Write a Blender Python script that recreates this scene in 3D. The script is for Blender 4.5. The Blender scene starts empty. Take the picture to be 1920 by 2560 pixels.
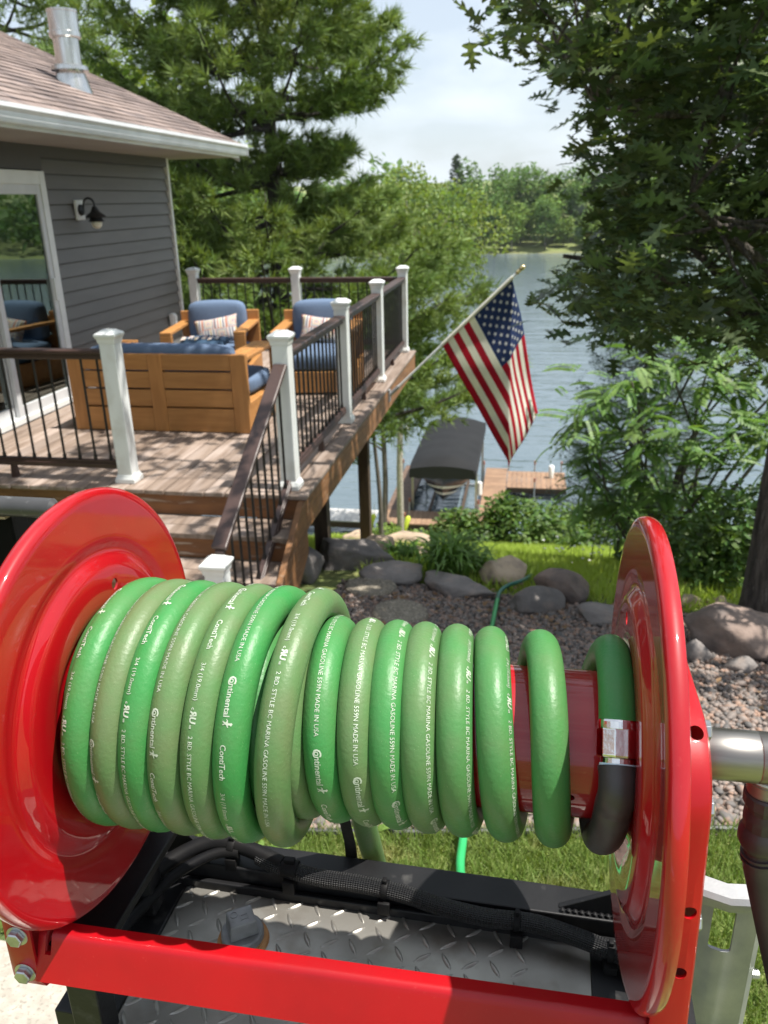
import bpy, bmesh, math, random
import numpy as np
from mathutils import Vector, Matrix

S = bpy.context.scene
COL = S.collection
R = math.radians
rng = np.random.default_rng(7)
random.seed(11)

# ------------------------------------------------------------------ camera, world, sun, exposure
cam = bpy.data.cameras.new('camera')
cam.sensor_fit = 'HORIZONTAL'
cam.sensor_width = 9.8
cam.lens = 9.8 * 2013.8 / 1920
cam.clip_start = .05
cam.clip_end = 3000
cam.dof.use_dof = True
cam.dof.focus_distance = .82
cam.dof.aperture_fstop = cam.lens / 2.6
cam_o = bpy.data.objects.new('camera', cam)
COL.objects.link(cam_o)
PITCH, ROLL, YAW = .3696, -.0226, -.1773
CAM_Z = 1.75
f0 = Vector((math.sin(YAW), math.cos(YAW), 0)); r0 = Vector((math.cos(YAW), -math.sin(YAW), 0)); u0 = Vector((0, 0, 1))
fw = math.cos(PITCH) * f0 - math.sin(PITCH) * u0
up = math.sin(PITCH) * f0 + math.cos(PITCH) * u0
rt = math.cos(ROLL) * r0 + math.sin(ROLL) * up
up2 = -math.sin(ROLL) * r0 + math.cos(ROLL) * up
mw = Matrix.Identity(4)
for i in range(3):
    mw[i][0], mw[i][1], mw[i][2] = rt[i], up2[i], -fw[i]
mw[2][3] = CAM_Z
cam_o.matrix_world = mw
S.camera = cam_o

HAZE = .00015
SUN = Vector((.42, -.03, 1.)).normalized()
sun = bpy.data.lights.new('sun', 'SUN')
sun.energy = 5.0
sun.angle = R(.5)
sun.color = (1, .955, .88)
sun_o = bpy.data.objects.new('sun', sun)
sun_o.rotation_euler = (-SUN).to_track_quat('-Z', 'Y').to_euler()
sun_o.location = (8, 4, 20)
COL.objects.link(sun_o)

world = bpy.data.worlds.new('World')
S.world = world
world.use_nodes = True
wt = world.node_tree
wt.nodes.clear()
w_out = wt.nodes.new('ShaderNodeOutputWorld')
w_bg = wt.nodes.new('ShaderNodeBackground')
w_bg.inputs[1].default_value = .085
sky = wt.nodes.new('ShaderNodeTexSky')
sky.sky_type = 'NISHITA'
sky.sun_disc = False
sky.sun_elevation = math.asin(SUN.z)
sky.sun_rotation = math.atan2(SUN.x, SUN.y)
sky.air_density = 1.0
sky.dust_density = 1.6
sky.ozone_density = 1.2
# thin white summer cloud veil all over the sky, with a few denser puffs
w_tc = wt.nodes.new('ShaderNodeTexCoord')
w_map = wt.nodes.new('ShaderNodeMapping'); w_map.inputs['Scale'].default_value = (3.2, 3.2, 8.5)
w_nz = wt.nodes.new('ShaderNodeTexNoise'); w_nz.inputs['Scale'].default_value = 2.2; w_nz.inputs['Detail'].default_value = 7
w_cr = wt.nodes.new('ShaderNodeValToRGB')
w_cr.color_ramp.elements[0].position = .42; w_cr.color_ramp.elements[0].color = (.55, .55, .55, 1)
w_cr.color_ramp.elements[1].position = .72; w_cr.color_ramp.elements[1].color = (.95, .95, .95, 1)
w_mix = wt.nodes.new('ShaderNodeMix'); w_mix.data_type = 'RGBA'
w_mix.inputs[7].default_value = (7.0, 7.7, 8.4, 1)
wl = wt.links.new
wl(w_tc.outputs['Generated'], w_map.inputs[0]); wl(w_map.outputs[0], w_nz.inputs[0])
wl(w_nz.outputs[0], w_cr.inputs[0]); wl(w_cr.outputs[0], w_mix.inputs[0])
wl(sky.outputs[0], w_mix.inputs[6]); wl(w_mix.outputs[2], w_bg.inputs[0]); wl(w_bg.outputs[0], w_out.inputs[0])

S.view_settings.view_transform = 'Standard'
S.view_settings.look = 'None'
S.view_settings.gamma = 1
S.view_settings.use_curve_mapping = False
S.view_settings.exposure = 0.75
S.cycles.max_bounces = 8
S.cycles.transparent_max_bounces = 8

# ------------------------------------------------------------------ helpers
def setp(o, label=None, cat=None, group=None, kind=None):
    if label: o['label'] = label
    if cat: o['category'] = cat
    if group: o['group'] = group
    if kind: o['kind'] = kind
    return o

def thing(name, label, cat, loc=(0, 0, 0), rz=0, group=None):
    o = bpy.data.objects.new(name, None)
    o.empty_display_size = .1
    COL.objects.link(o)
    o.location = loc
    o.rotation_euler = (0, 0, rz)
    return setp(o, label, cat, group)

def link(name, me, parent=None, kind=None, label=None):
    o = bpy.data.objects.new(name, me)
    COL.objects.link(o)
    if parent: o.parent = parent
    if kind: o['kind'] = kind
    if label: o['label'] = label
    return o

def dup(root, loc, rz=None, label=None, scale=None):
    r = root.copy(); COL.objects.link(r); r.location = loc
    if rz is not None: r.rotation_euler = (0, 0, rz)
    if scale is not None: r.scale = (scale,) * 3
    if label: r['label'] = label
    for ch in list(root.children):
        c = ch.copy(); COL.objects.link(c); c.parent = r
        for g in list(ch.children):
            d = g.copy(); COL.objects.link(d); d.parent = c
    return r

class MB:
    """collects shapes, then becomes one mesh"""
    def __init__(s): s.v = []; s.f = []; s.m = []
    def add(s, vs, fs, m=0):
        b = len(s.v); s.v += [tuple(p) for p in vs]; s.f += [tuple(i + b for i in f) for f in fs]; s.m += [m] * len(fs)
    def box(s, x0, x1, y0, y1, z0, z1, m=0, M=None):
        vs = [Vector((x, y, z)) for z in (z0, z1) for y in (y0, y1) for x in (x0, x1)]
        if M is not None: vs = [M @ p for p in vs]
        s.add(vs, [(0, 2, 3, 1), (4, 5, 7, 6), (0, 1, 5, 4), (2, 6, 7, 3), (0, 4, 6, 2), (1, 3, 7, 5)], m)
    def beam(s, a, b, w, h, m=0, upv=(0, 0, 1)):
        a, b = Vector(a), Vector(b); d = (b - a); L = d.length; d.normalize()
        sx = d.cross(Vector(upv)).normalized(); sz = sx.cross(d)
        M = Matrix([[d[i], sx[i], sz[i], a[i]] for i in range(3)] + [[0, 0, 0, 1]])
        s.box(0, L, -w / 2, w / 2, -h / 2, h / 2, m, M)
    def frus(s, cx, cy, z0, z1, a0, b0, a1, b1, m=0, cap=True):
        vs = [(cx + sx * a0, cy + sy * b0, z0) for sx, sy in ((-1, -1), (1, -1), (1, 1), (-1, 1))] + \
             [(cx + sx * a1, cy + sy * b1, z1) for sx, sy in ((-1, -1), (1, -1), (1, 1), (-1, 1))]
        fs = [(0, 1, 5, 4), (1, 2, 6, 5), (2, 3, 7, 6), (3, 0, 4, 7)]
        if cap: fs += [(3, 2, 1, 0), (4, 5, 6, 7)]
        s.add(vs, fs, m)
    def tube(s, path, r, n=10, m=0, cap=True):
        P = [Vector(p) for p in path]; k = len(P)
        rr = [float(c) for c in r] if hasattr(r, '__len__') else [float(r)] * k
        t = (P[1] - P[0]).normalized()
        N = t.orthogonal().normalized(); vs = []
        for i, p in enumerate(P):
            t2 = (P[min(i + 1, k - 1)] - P[max(i - 1, 0)])
            t2 = t2.normalized() if t2.length > 1e-9 else t
            N = (N - t2 * N.dot(t2)).normalized(); B = t2.cross(N); t = t2
            vs += [p + rr[i] * (math.cos(2 * math.pi * j / n) * N + math.sin(2 * math.pi * j / n) * B) for j in range(n)]
        fs = [(i * n + j, i * n + (j + 1) % n, (i + 1) * n + (j + 1) % n, (i + 1) * n + j) for i in range(k - 1) for j in range(n)]
        if cap: fs += [tuple(range(n - 1, -1, -1)), tuple(range((k - 1) * n, k * n))]
        s.add(vs, fs, m)
    def lathe(s, prof, o=(0, 0, 0), ax=(0, 0, 1), n=24, m=0, closed=False, ph=0.0):
        """prof: list of (distance along axis, radius)"""
        o = Vector(o); a = Vector(ax).normalized(); u = a.orthogonal().normalized(); w = a.cross(u); vs = []
        for d, r in [(float(i_), float(j_)) for i_, j_ in prof]:
            vs += [o + a * d + r * (float(1) * math.cos(ph + 2 * math.pi * j / n) * u + math.sin(ph + 2 * math.pi * j / n) * w) for j in range(n)]
        k = len(prof)
        fs = [(i * n + j, i * n + (j + 1) % n, ((i + 1) % k) * n + (j + 1) % n, ((i + 1) % k) * n + j)
              for i in range(k if closed else k - 1) for j in range(n)]
        if not closed:
            if prof[0][1] > 1e-6: fs.append(tuple(range(n - 1, -1, -1)))
            if prof[-1][1] > 1e-6: fs.append(tuple(range((k - 1) * n, k * n)))
        s.add(vs, fs, m)
    def prism(s, poly, z0, z1, M=None, m=0):
        n = len(poly)
        vs = [Vector((x, y, z)) for z in (z0, z1) for x, y in poly]
        if M is not None: vs = [M @ p for p in vs]
        s.add(vs, [tuple(range(n - 1, -1, -1)), tuple(range(n, 2 * n))] + [(i, (i + 1) % n, n + (i + 1) % n, n + i) for i in range(n)], m)
    def mesh(s, name, mats, smooth=0, bevel=0, seg=2):
        me = bpy.data.meshes.new(name)
        me.from_pydata(s.v, [], s.f)
        for m in (mats if isinstance(mats, (list, tuple)) else [mats]): me.materials.append(m)
        me.polygons.foreach_set('material_index', s.m)
        bm = bmesh.new(); bm.from_mesh(me)
        bmesh.ops.remove_doubles(bm, verts=bm.verts, dist=1e-6)
        bmesh.ops.recalc_face_normals(bm, faces=bm.faces)
        if bevel:
            es = [e for e in bm.edges if len(e.link_faces) == 2 and e.calc_face_angle(0) > R(28)]
            bmesh.ops.bevel(bm, geom=es, offset=bevel, segments=seg, affect='EDGES', profile=.5, clamp_overlap=True)
        bm.to_mesh(me); bm.free()
        if smooth:
            me.polygons.foreach_set('use_smooth', [True] * len(me.polygons))
            try: me.set_sharp_from_angle(angle=R(smooth))
            except Exception: pass
        me.update()
        return me
    def obj(s, name, mats, parent=None, smooth=0, bevel=0, seg=2, kind=None, label=None):
        return link(name, s.mesh(name, mats, smooth, bevel, seg), parent, kind, label)

def np_mesh(name, V, F, mats, midx=None, smooth=False):
    """fast mesh from arrays: V (n,3), F (m,k)"""
    V = np.asarray(V, np.float32); F = np.asarray(F, np.int32); m, k = F.shape
    me = bpy.data.meshes.new(name)
    me.vertices.add(len(V)); me.vertices.foreach_set('co', V.ravel())
    me.loops.add(m * k); me.loops.foreach_set('vertex_index', F.ravel())
    me.polygons.add(m)
    me.polygons.foreach_set('loop_start', np.arange(0, m * k, k, dtype=np.int32))
    try: me.polygons.foreach_set('loop_total', np.full(m, k, np.int32))
    except Exception: pass
    for mt in (mats if isinstance(mats, (list, tuple)) else [mats]): me.materials.append(mt)
    if midx is not None: me.polygons.foreach_set('material_index', np.asarray(midx, np.int32))
    if smooth: me.polygons.foreach_set('use_smooth', np.ones(m, bool))
    me.update(calc_edges=True)
    me.validate()
    return me

def rotmats(n, tilt=(0., .9), yaw=None, g=None):
    """n rotations: random yaw about z after a random tilt"""
    g = g or rng
    a = g.uniform(0, 2 * np.pi, n) if yaw is None else yaw
    t = g.uniform(tilt[0], tilt[1], n); b = g.uniform(0, 2 * np.pi, n)
    ca, sa, ct, st, cb, sb = np.cos(a), np.sin(a), np.cos(t), np.sin(t), np.cos(b), np.sin(b)
    Z = np.zeros(n); O = np.ones(n)
    Ra = np.stack([ca, -sa, Z, sa, ca, Z, Z, Z, O], 1).reshape(n, 3, 3)
    Rt = np.stack([O, Z, Z, Z, ct, -st, Z, st, ct], 1).reshape(n, 3, 3)
    Rb = np.stack([cb, -sb, Z, sb, cb, Z, Z, Z, O], 1).reshape(n, 3, 3)
    return Rb @ Rt @ Ra

def scatter(T, TF, P, M, sc):
    """copies of template (T verts, TF faces) at points P with rotations M and scales sc"""
    n, k = len(P), len(T)
    sc = np.asarray(sc)
    X = T[None] * (sc[:, None, None] if sc.ndim == 1 else sc[:, None, :])
    V = np.einsum('nij,nkj->nki', M, X) + P[:, None]
    F = TF[None] + (np.arange(n) * k)[:, None, None]
    return V.reshape(-1, 3), F.reshape(-1, TF.shape[1])

# ------------------------------------------------------------------ materials
def mat(name, c1, c2=None, scale=6., rough=.6, metal=0., bump=0., bscale=None, coat=0., stretch=(1, 1, 1), rand=None, ramt=.25,
        c3=None, s3=30., p3=(.55, .7), spec=.5, trans=0., detail=5., bdist=.01, contrast=(.35, .65), rough2=None, hue=0.):
    m = bpy.data.materials.new(name); m.use_nodes = True
    nt = m.node_tree; N = nt.nodes.new; L = nt.links.new
    b = nt.nodes['Principled BSDF']; out = nt.nodes['Material Output']
    b.inputs['Roughness'].default_value = rough; b.inputs['Metallic'].default_value = metal
    b.inputs['Coat Weight'].default_value = coat; b.inputs['Coat Roughness'].default_value = .04
    b.inputs['Specular IOR Level'].default_value = spec
    tc = N('ShaderNodeTexCoord'); mp = N('ShaderNodeMapping'); mp.inputs['Scale'].default_value = stretch
    L(tc.outputs['Object'], mp.inputs[0])
    vec = mp.outputs[0]
    rsrc = None
    if rand == 'object':
        oi = N('ShaderNodeObjectInfo'); rsrc = oi.outputs['Random']
        ad = N('ShaderNodeVectorMath'); ad.operation = 'ADD'
        sc_ = N('ShaderNodeVectorMath'); sc_.operation = 'SCALE'; sc_.inputs[0].default_value = (37, 61, 19)
        L(rsrc, sc_.inputs['Scale']); L(vec, ad.inputs[0]); L(sc_.outputs[0], ad.inputs[1]); vec = ad.outputs[0]
    elif rand == 'island':
        gm = N('ShaderNodeNewGeometry'); rsrc = gm.outputs['Random Per Island']
    nz = N('ShaderNodeTexNoise'); nz.inputs['Scale'].default_value = scale; nz.inputs['Detail'].default_value = detail
    L(vec, nz.inputs[0])
    col = None
    if c2 is not None:
        mx = N('ShaderNodeMix'); mx.data_type = 'RGBA'
        mx.inputs[6].default_value = (*c1, 1); mx.inputs[7].default_value = (*c2, 1)
        mr = N('ShaderNodeMapRange'); mr.inputs[1].default_value = contrast[0]; mr.inputs[2].default_value = contrast[1]
        if rand == 'island' and ramt >= 1: L(rsrc, mx.inputs[0])
        else: L(nz.outputs[0], mr.inputs[0]); L(mr.outputs[0], mx.inputs[0])
        col = mx.outputs[2]
    if c3 is not None:
        n3 = N('ShaderNodeTexNoise'); n3.inputs['Scale'].default_value = s3; n3.inputs['Detail'].default_value = 6; L(vec, n3.inputs[0])
        r3 = N('ShaderNodeMapRange'); r3.inputs[1].default_value = p3[0]; r3.inputs[2].default_value = p3[1]; L(n3.outputs[0], r3.inputs[0])
        m3 = N('ShaderNodeMix'); m3.data_type = 'RGBA'; m3.inputs[7].default_value = (*c3, 1)
        if col: L(col, m3.inputs[6])
        else: m3.inputs[6].default_value = (*c1, 1)
        L(r3.outputs[0], m3.inputs[0]); col = m3.outputs[2]
    if rsrc is not None and ramt > 0 and ramt < 1:
        hs = N('ShaderNodeHueSaturation')
        mv = N('ShaderNodeMapRange'); mv.inputs[3].default_value = 1 - ramt; mv.inputs[4].default_value = 1 + ramt
        L(rsrc, mv.inputs[0]); L(mv.outputs[0], hs.inputs['Value'])
        if hue:
            mh = N('ShaderNodeMath'); mh.operation = 'MULTIPLY'; mh.inputs[1].default_value = 7.31; L(rsrc, mh.inputs[0])
            fr = N('ShaderNodeMath'); fr.operation = 'FRACT'; L(mh.outputs[0], fr.inputs[0])
            mh2 = N('ShaderNodeMapRange'); mh2.inputs[3].default_value = .5 - hue; mh2.inputs[4].default_value = .5 + hue
            L(fr.outputs[0], mh2.inputs[0]); L(mh2.outputs[0], hs.inputs['Hue'])
        if col: L(col, hs.inputs['Color'])
        else: hs.inputs['Color'].default_value = (*c1, 1)
        col = hs.outputs[0]
    if col: L(col, b.inputs['Base Color'])
    else: b.inputs['Base Color'].default_value = (*c1, 1)
    if rough2 is not None:
        rr = N('ShaderNodeMapRange'); rr.inputs[1].default_value = .35; rr.inputs[2].default_value = .7
        rr.inputs[3].default_value = rough; rr.inputs[4].default_value = rough2
        L(nz.outputs[0], rr.inputs[0]); L(rr.outputs[0], b.inputs['Roughness'])
    if bump:
        bz = N('ShaderNodeTexNoise'); bz.inputs['Scale'].default_value = bscale or scale * 4; bz.inputs['Detail'].default_value = 4; L(vec, bz.inputs[0])
        bp = N('ShaderNodeBump'); bp.inputs['Strength'].default_value = bump; bp.inputs['Distance'].default_value = bdist
        L(bz.outputs[0], bp.inputs['Height']); L(bp.outputs[0], b.inputs['Normal'])
    if trans:
        tr = N('ShaderNodeBsdfTranslucent'); ms = N('ShaderNodeMixShader'); ms.inputs[0].default_value = trans
        if col: 
            br = N('ShaderNodeMix'); br.data_type = 'RGBA'; br.blend_type = 'MULTIPLY'; br.inputs[0].default_value = 1; br.inputs[7].default_value = (1.35, 1.3, .55, 1)
            L(col, br.inputs[6]); L(br.outputs[2], tr.inputs[0])
        L(b.outputs[0], ms.inputs[1]); L(tr.outputs[0], ms.inputs[2]); L(ms.outputs[0], out.inputs[0])
    return m

RED = mat('red_paint', (.37, .0010, .0055), (.30, .0008, .0045), scale=9, rough=.40, coat=1.0, rough2=.50, c3=(.40, .035, .03), s3=210, p3=(.66, .86), bump=.08, bscale=420, bdist=.0004, spec=.2)
RED2 = mat('red_paint_satin', (.37, .0010, .0055), (.30, .0008, .0045), scale=9, rough=.38, coat=.25, rough2=.50, c3=(.40, .035, .03), s3=210, p3=(.66, .86), bump=.08, bscale=420, bdist=.0004, spec=.3)
BLACKP = mat('black_paint', (.007, .007, .008), (.012, .012, .013), scale=18, rough=.45, spec=.3, bump=.25, bscale=160, bdist=.0008, c3=(.06, .058, .055), s3=30, p3=(.62, .8))
BLACKR = mat('black_rubber', (.006, .006, .007), (.010, .0095, .0095), scale=20, rough=.55, spec=.14, bump=.2, bscale=90, bdist=.001)
STEEL = mat('bare_steel', (.36, .345, .315), (.26, .248, .222), scale=9, rough=.36, metal=.7, rough2=.55, c3=(.16, .13, .10), s3=14, p3=(.52, .78), bump=.15, bscale=200, bdist=.0005)
CAST = mat('grey_cast_iron', (.25, .255, .26), (.17, .172, .175), scale=40, rough=.55, metal=.3, bump=.5, bscale=260, bdist=.0008)
ZINC = mat('zinc', (.52, .53, .54), (.36, .37, .38), scale=60, rough=.32, metal=.95, bump=.3, bscale=220, bdist=.0008)
STAIN = mat('stainless', (.36, .345, .32), (.22, .205, .19), scale=5, rough=.38, metal=1, stretch=(1, 14, 14), rough2=.4)
CHROME = mat('chrome', (.80, .79, .78), (.6, .58, .56), scale=40, rough=.10, metal=1, bump=.3, bscale=120, bdist=.0007)
GALV = mat('cast_aluminium', (.40, .40, .395), (.30, .31, .32), scale=26, rough=.45, metal=.45, bump=.3, bscale=320, bdist=.0006, c3=(.30, .31, .34), s3=9, p3=(.5, .7))
RUST = mat('rusty_sealant', (.30, .13, .04), (.42, .22, .09), scale=60, rough=.7, bump=.5, bscale=120, bdist=.001)
PIPE = mat('black_iron_pipe', (.075, .068, .070), (.05, .046, .048), scale=30, rough=.5, metal=.3, bump=.3, bscale=120, bdist=.001)
TAPE = mat('thread_sealant', (.42, .60, .70), (.7, .78, .8), scale=90, rough=.6)
WHITEV = mat('white_vinyl', (.74, .76, .75), (.68, .70, .69), scale=3, rough=.38, spec=.4, c3=(.58, .57, .53), s3=7, p3=(.55, .78), rand='object', ramt=.03)
WHITET = mat('white_trim', (.72, .73, .72), (.66, .67, .66), scale=5, rough=.45)
BROWNR = mat('brown_rail', (.060, .034, .028), (.048, .027, .023), scale=12, rough=.42, bump=.1, bscale=60, bdist=.001)
BALU = mat('black_baluster', (.008, .008, .009), None, rough=.4)
DECKW = mat('weathered_deck_wood', (.27, .205, .162), (.165, .118, .088), scale=3.2, rough=.7, stretch=(9, .9, 9), rand='object', ramt=.16, bump=.35, bscale=22, bdist=.004, c3=(.36, .29, .25), s3=1.5, p3=(.45, .7))
RIMW = mat('brown_stained_wood', (.25, .115, .042), (.15, .068, .026), scale=3, rough=.62, stretch=(1.2, 1.2, 9), rand='object', ramt=.12, bump=.3, bscale=20, bdist=.003, c3=(.33, .22, .14), s3=8, p3=(.60, .72))
RISERW = mat('flaking_riser_wood', (.24, .10, .036), (.15, .062, .025), scale=3, rough=.62, stretch=(1.2, 8, 8), rand='object', ramt=.12, bump=.3, bscale=20, bdist=.003, c3=(.40, .32, .25), s3=3.0, p3=(.58, .66))
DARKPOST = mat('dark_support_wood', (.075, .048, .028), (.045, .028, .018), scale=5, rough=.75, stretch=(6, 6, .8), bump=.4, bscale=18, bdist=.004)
TEAK = mat('teak', (.45, .215, .065), (.36, .16, .045), scale=3, rough=.5, stretch=(1.0, 9, 9), rand='object', ramt=.10, bump=.12, bscale=25, bdist=.002)
TEAKV = mat('teak_upright', (.43, .20, .06), (.35, .155, .043), scale=3, rough=.5, stretch=(9, 9, 1), rand='object', ramt=.10, bump=.12, bscale=25, bdist=.002)
BLUEF = mat('blue_grey_fabric', (.135, .190, .285), (.105, .15, .235), scale=160, rough=.9, bump=.3, bscale=500, bdist=.002, spec=.2)
NAVYF = mat('dark_blue_fabric', (.045, .085, .14), (.035, .065, .11), scale=120, rough=.9, bump=.3, bscale=400, bdist=.002, spec=.2)
SIDING = mat('grey_siding', (.134, .128, .120), (.117, .112, .105), scale=2, rough=.55, stretch=(1, 1, 6), rand='object', ramt=.04, bump=.12, bscale=14, bdist=.003)
ALUW = mat('white_gutter', (.74, .76, .78), (.62, .63, .65), scale=3, rough=.3, coat=.2)
SOFF = mat('soffit_panel', (.34, .30, .275), (.29, .255, .235), scale=2, rough=.6)
FRIEZE_SHADE = mat('dark_frieze_lap_shade', (.070, .062, .055), None, rough=.6)  # frieze board colour, also the painted shade behind the siding gaps
SHING = mat('asphalt_shingle', (.255, .20, .178), (.17, .135, .125), scale=1, rough=.95, rand='island', ramt=.22, c3=(.13, .11, .11), s3=5, p3=(.5, .72), bump=.5, bscale=180, bdist=.004, spec=.2)
FLUE = mat('galvanised_flue', (.66, .66, .64), (.50, .50, .48), scale=4, rough=.22, metal=1, stretch=(5, 5, 1), rough2=.34)
LANT = mat('black_lantern', (.012, .012, .013), None, rough=.45)
BULB = mat('frosted_glass', (.62, .58, .48), None, rough=.3)
ROCKG = mat('grey_boulder', (.23, .205, .19), (.14, .127, .12), scale=3.5, rough=.85, bump=.8, bscale=16, bdist=.02, c3=(.25, .20, .17), s3=9, p3=(.52, .72), rand='object', ramt=.2)
ROCKB = mat('brown_boulder', (.27, .20, .165), (.165, .125, .105), scale=3, rough=.85, bump=.8, bscale=14, bdist=.02, c3=(.10, .085, .08), s3=7, p3=(.5, .7), rand='object', ramt=.15)
ROCKT = mat('tan_boulder', (.48, .37, .26), (.35, .27, .19), scale=3, rough=.85, bump=.7, bscale=14, bdist=.02, c3=(.22, .17, .14), s3=7, p3=(.5, .7), rand='object', ramt=.15)
STEPST = mat('aggregate_stone', (.26, .225, .17), (.16, .14, .11), scale=45, rough=.85, bump=1, bscale=60, bdist=.012, c3=(.34, .30, .24), s3=60, p3=(.5, .62))
PEB = mat('river_gravel', (.255, .205, .178), (.095, .090, .087), scale=1, rough=.7, rand='island', ramt=1., c3=(.29, .185, .135), s3=23, p3=(.50, .62), bump=.2, bscale=80, bdist=.003)
SOIL = mat('gravel_bed_soil', (.105, .085, .07), (.06, .05, .043), scale=14, rough=.95, bump=.8, bscale=40, bdist=.02)
TURF = mat('ground_turf', (.17, .22, .055), (.21, .22, .075), scale=2.5, rough=.95, bump=.6, bscale=30, bdist=.02, c3=(.07, .10, .03), s3=6, p3=(.45, .65))
CONC = mat('concrete', (.42, .385, .33), (.33, .30, .255), scale=30, rough=.85, bump=.4, bscale=120, bdist=.003, c3=(.26, .235, .20), s3=90, p3=(.55, .66))
PAVR = mat('path_concrete', (.36, .30, .25), (.27, .225, .19), scale=14, rough=.9, bump=.3, bscale=60, bdist=.004)
DIRT = mat('shore_dirt', (.30, .19, .11), (.20, .13, .08), scale=3, rough=.95, bump=.5, bscale=20, bdist=.02)
BLADE = mat('grass_blade', (.13, .22, .040), (.20, .25, .07), scale=1, rough=.6, rand='island', ramt=1., trans=.35, spec=.3, c3=(.26, .24, .10), s3=3.2, p3=(.58, .72))
BLADE2 = mat('lawn_blade', (.30, .43, .065), (.38, .47, .10), scale=1, rough=.55, rand='island', ramt=1., trans=.4, spec=.3)
OAKL = mat('oak_leaf', (.070, .112, .044), (.096, .142, .054), scale=6, rough=.42, rand='island', ramt=.45, trans=.32, spec=.5, hue=.02)
OAKLO = mat('oak_leaf_single', (.070, .112, .044), (.099, .144, .054), scale=6, rough=.42, rand='object', ramt=.5, trans=.32, spec=.5, hue=.02)
SUML = mat('sumac_leaf', (.11, .215, .050), (.15, .25, .060), scale=5, rough=.5, rand='object', ramt=.35, trans=.35, spec=.4, hue=.015)
SUML2 = mat('sumac_foliage', (.11, .215, .050), (.15, .25, .060), scale=5, rough=.5, rand='island', ramt=.4, trans=.35, spec=.4, hue=.015)
PINEN = mat('pine_needle', (.125, .20, .052), (.18, .24, .07), scale=.5, rough=.6, rand='island', ramt=.3, trans=.25, spec=.3, hue=.015)
SPRN = mat('spruce_needle', (.040, .070, .058), (.055, .09, .07), scale=.5, rough=.6, rand='island', ramt=.3, trans=.1, spec=.3)
ASPL = mat('birch_leaf', (.165, .24, .060), (.22, .285, .085), scale=.8, rough=.5, rand='island', ramt=.35, trans=.4, spec=.4, hue=.02)
MAPL = mat('maple_leaf', (.15, .24, .040), (.21, .29, .06), scale=.8, rough=.5, rand='island', ramt=.35, trans=.4, spec=.4, hue=.02)
BUSHL = mat('bush_leaf', (.080, .150, .034), (.12, .19, .045), scale=2, rough=.5, rand='island', ramt=.35, trans=.35, spec=.4, hue=.02)
LILYL = mat('daylily_blade', (.13, .26, .045), (.18, .31, .065), scale=2, rough=.45, rand='island', ramt=.3, trans=.35, spec=.4)
FARA = mat('far_leaf_green', (.085, .16, .040), (.115, .195, .05), scale=.15, rough=.7, rand='island', ramt=.3, trans=.25, spec=.2, hue=.015)
FARB = mat('far_leaf_light', (.14, .225, .050), (.18, .26, .065), scale=.15, rough=.7, rand='island', ramt=.3, trans=.25, spec=.2, hue=.015)
FARC = mat('far_leaf_dark', (.045, .075, .035), (.060, .092, .04), scale=.15, rough=.7, rand='island', ramt=.3, trans=.15, spec=.2)
BARKO = mat('oak_bark', (.15, .128, .108), (.045, .038, .032), scale=9, rough=.95, stretch=(3.5, 3.5, .6), bump=1., bscale=20, bdist=.06, c3=(.20, .18, .155), s3=18, p3=(.58, .7))
BARKP = mat('pine_bark', (.060, .050, .045), (.035, .03, .027), scale=6, rough=.95, stretch=(3, 3, .7), bump=1., bscale=14, bdist=.04)
BARKB = mat('birch_bark', (.50, .46, .39), (.28, .24, .19), scale=4, rough=.8, stretch=(2, 2, 5), c3=(.08, .07, .06), s3=6, p3=(.6, .7))
BARKD = mat('grey_bark', (.14, .12, .105), (.085, .072, .062), scale=5, rough=.9, stretch=(3, 3, .8), bump=.7, bscale=16, bdist=.02)
DOCKR = mat('reddish_dock_board', (.28, .175, .105), (.22, .13, .08), scale=4, rough=.75, rand='object', ramt=.14)
DOCKG = mat('grey_dock_board', (.50, .49, .47), (.42, .41, .40), scale=4, rough=.7, rand='object', ramt=.08)
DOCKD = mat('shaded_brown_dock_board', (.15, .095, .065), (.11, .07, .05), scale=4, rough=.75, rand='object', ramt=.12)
CANOPY = mat('charcoal_canopy', (.015, .0155, .0165), (.012, .0125, .0135), scale=2, rough=.75, spec=.2)
HULLB = mat('black_hull', (.008, .008, .01), None, rough=.25, coat=.5)
HULLW = mat('white_hull', (.70, .70, .68), None, rough=.3)
LIFTM = mat('lift_aluminium', (.5, .51, .52), None, rough=.4, metal=.8)
LIME = mat('lime_yellow', (.62, .72, .06), None, rough=.5)
PALEW = mat('weathered_white', (.75, .74, .70), None, rough=.5)
FLAGR = mat('flag_red', (.50, .012, .030), rough=.75, trans=.3, c2=(.38, .010, .027), spec=.2)
FLAGW = mat('flag_white', (.82, .81, .79), rough=.75, trans=.3, c2=(.72, .71, .70), spec=.2)
FLAGB = mat('flag_blue', (.022, .040, .115), rough=.75, trans=.12, c2=(.019, .036, .105), spec=.2)
BRASS = mat('brass', (.72, .58, .30), None, rough=.25, metal=1)
GHOSE = mat('garden_hose_green', (.030, .38, .12), (.025, .33, .10), scale=10, rough=.35)
GHOSED = mat('garden_hose_dark', (.035, .17, .115), (.03, .14, .095), scale=10, rough=.4)  # darker green for the far length of the same hose
PRINT = mat('white_print', (.50, .56, .46), (.36, .42, .32), scale=60, rough=.6)
WEBB = mat('black_webbing', (.010, .009, .009), (.02, .018, .018), scale=200, rough=.8, bump=.4, bscale=400, bdist=.001)
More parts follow.
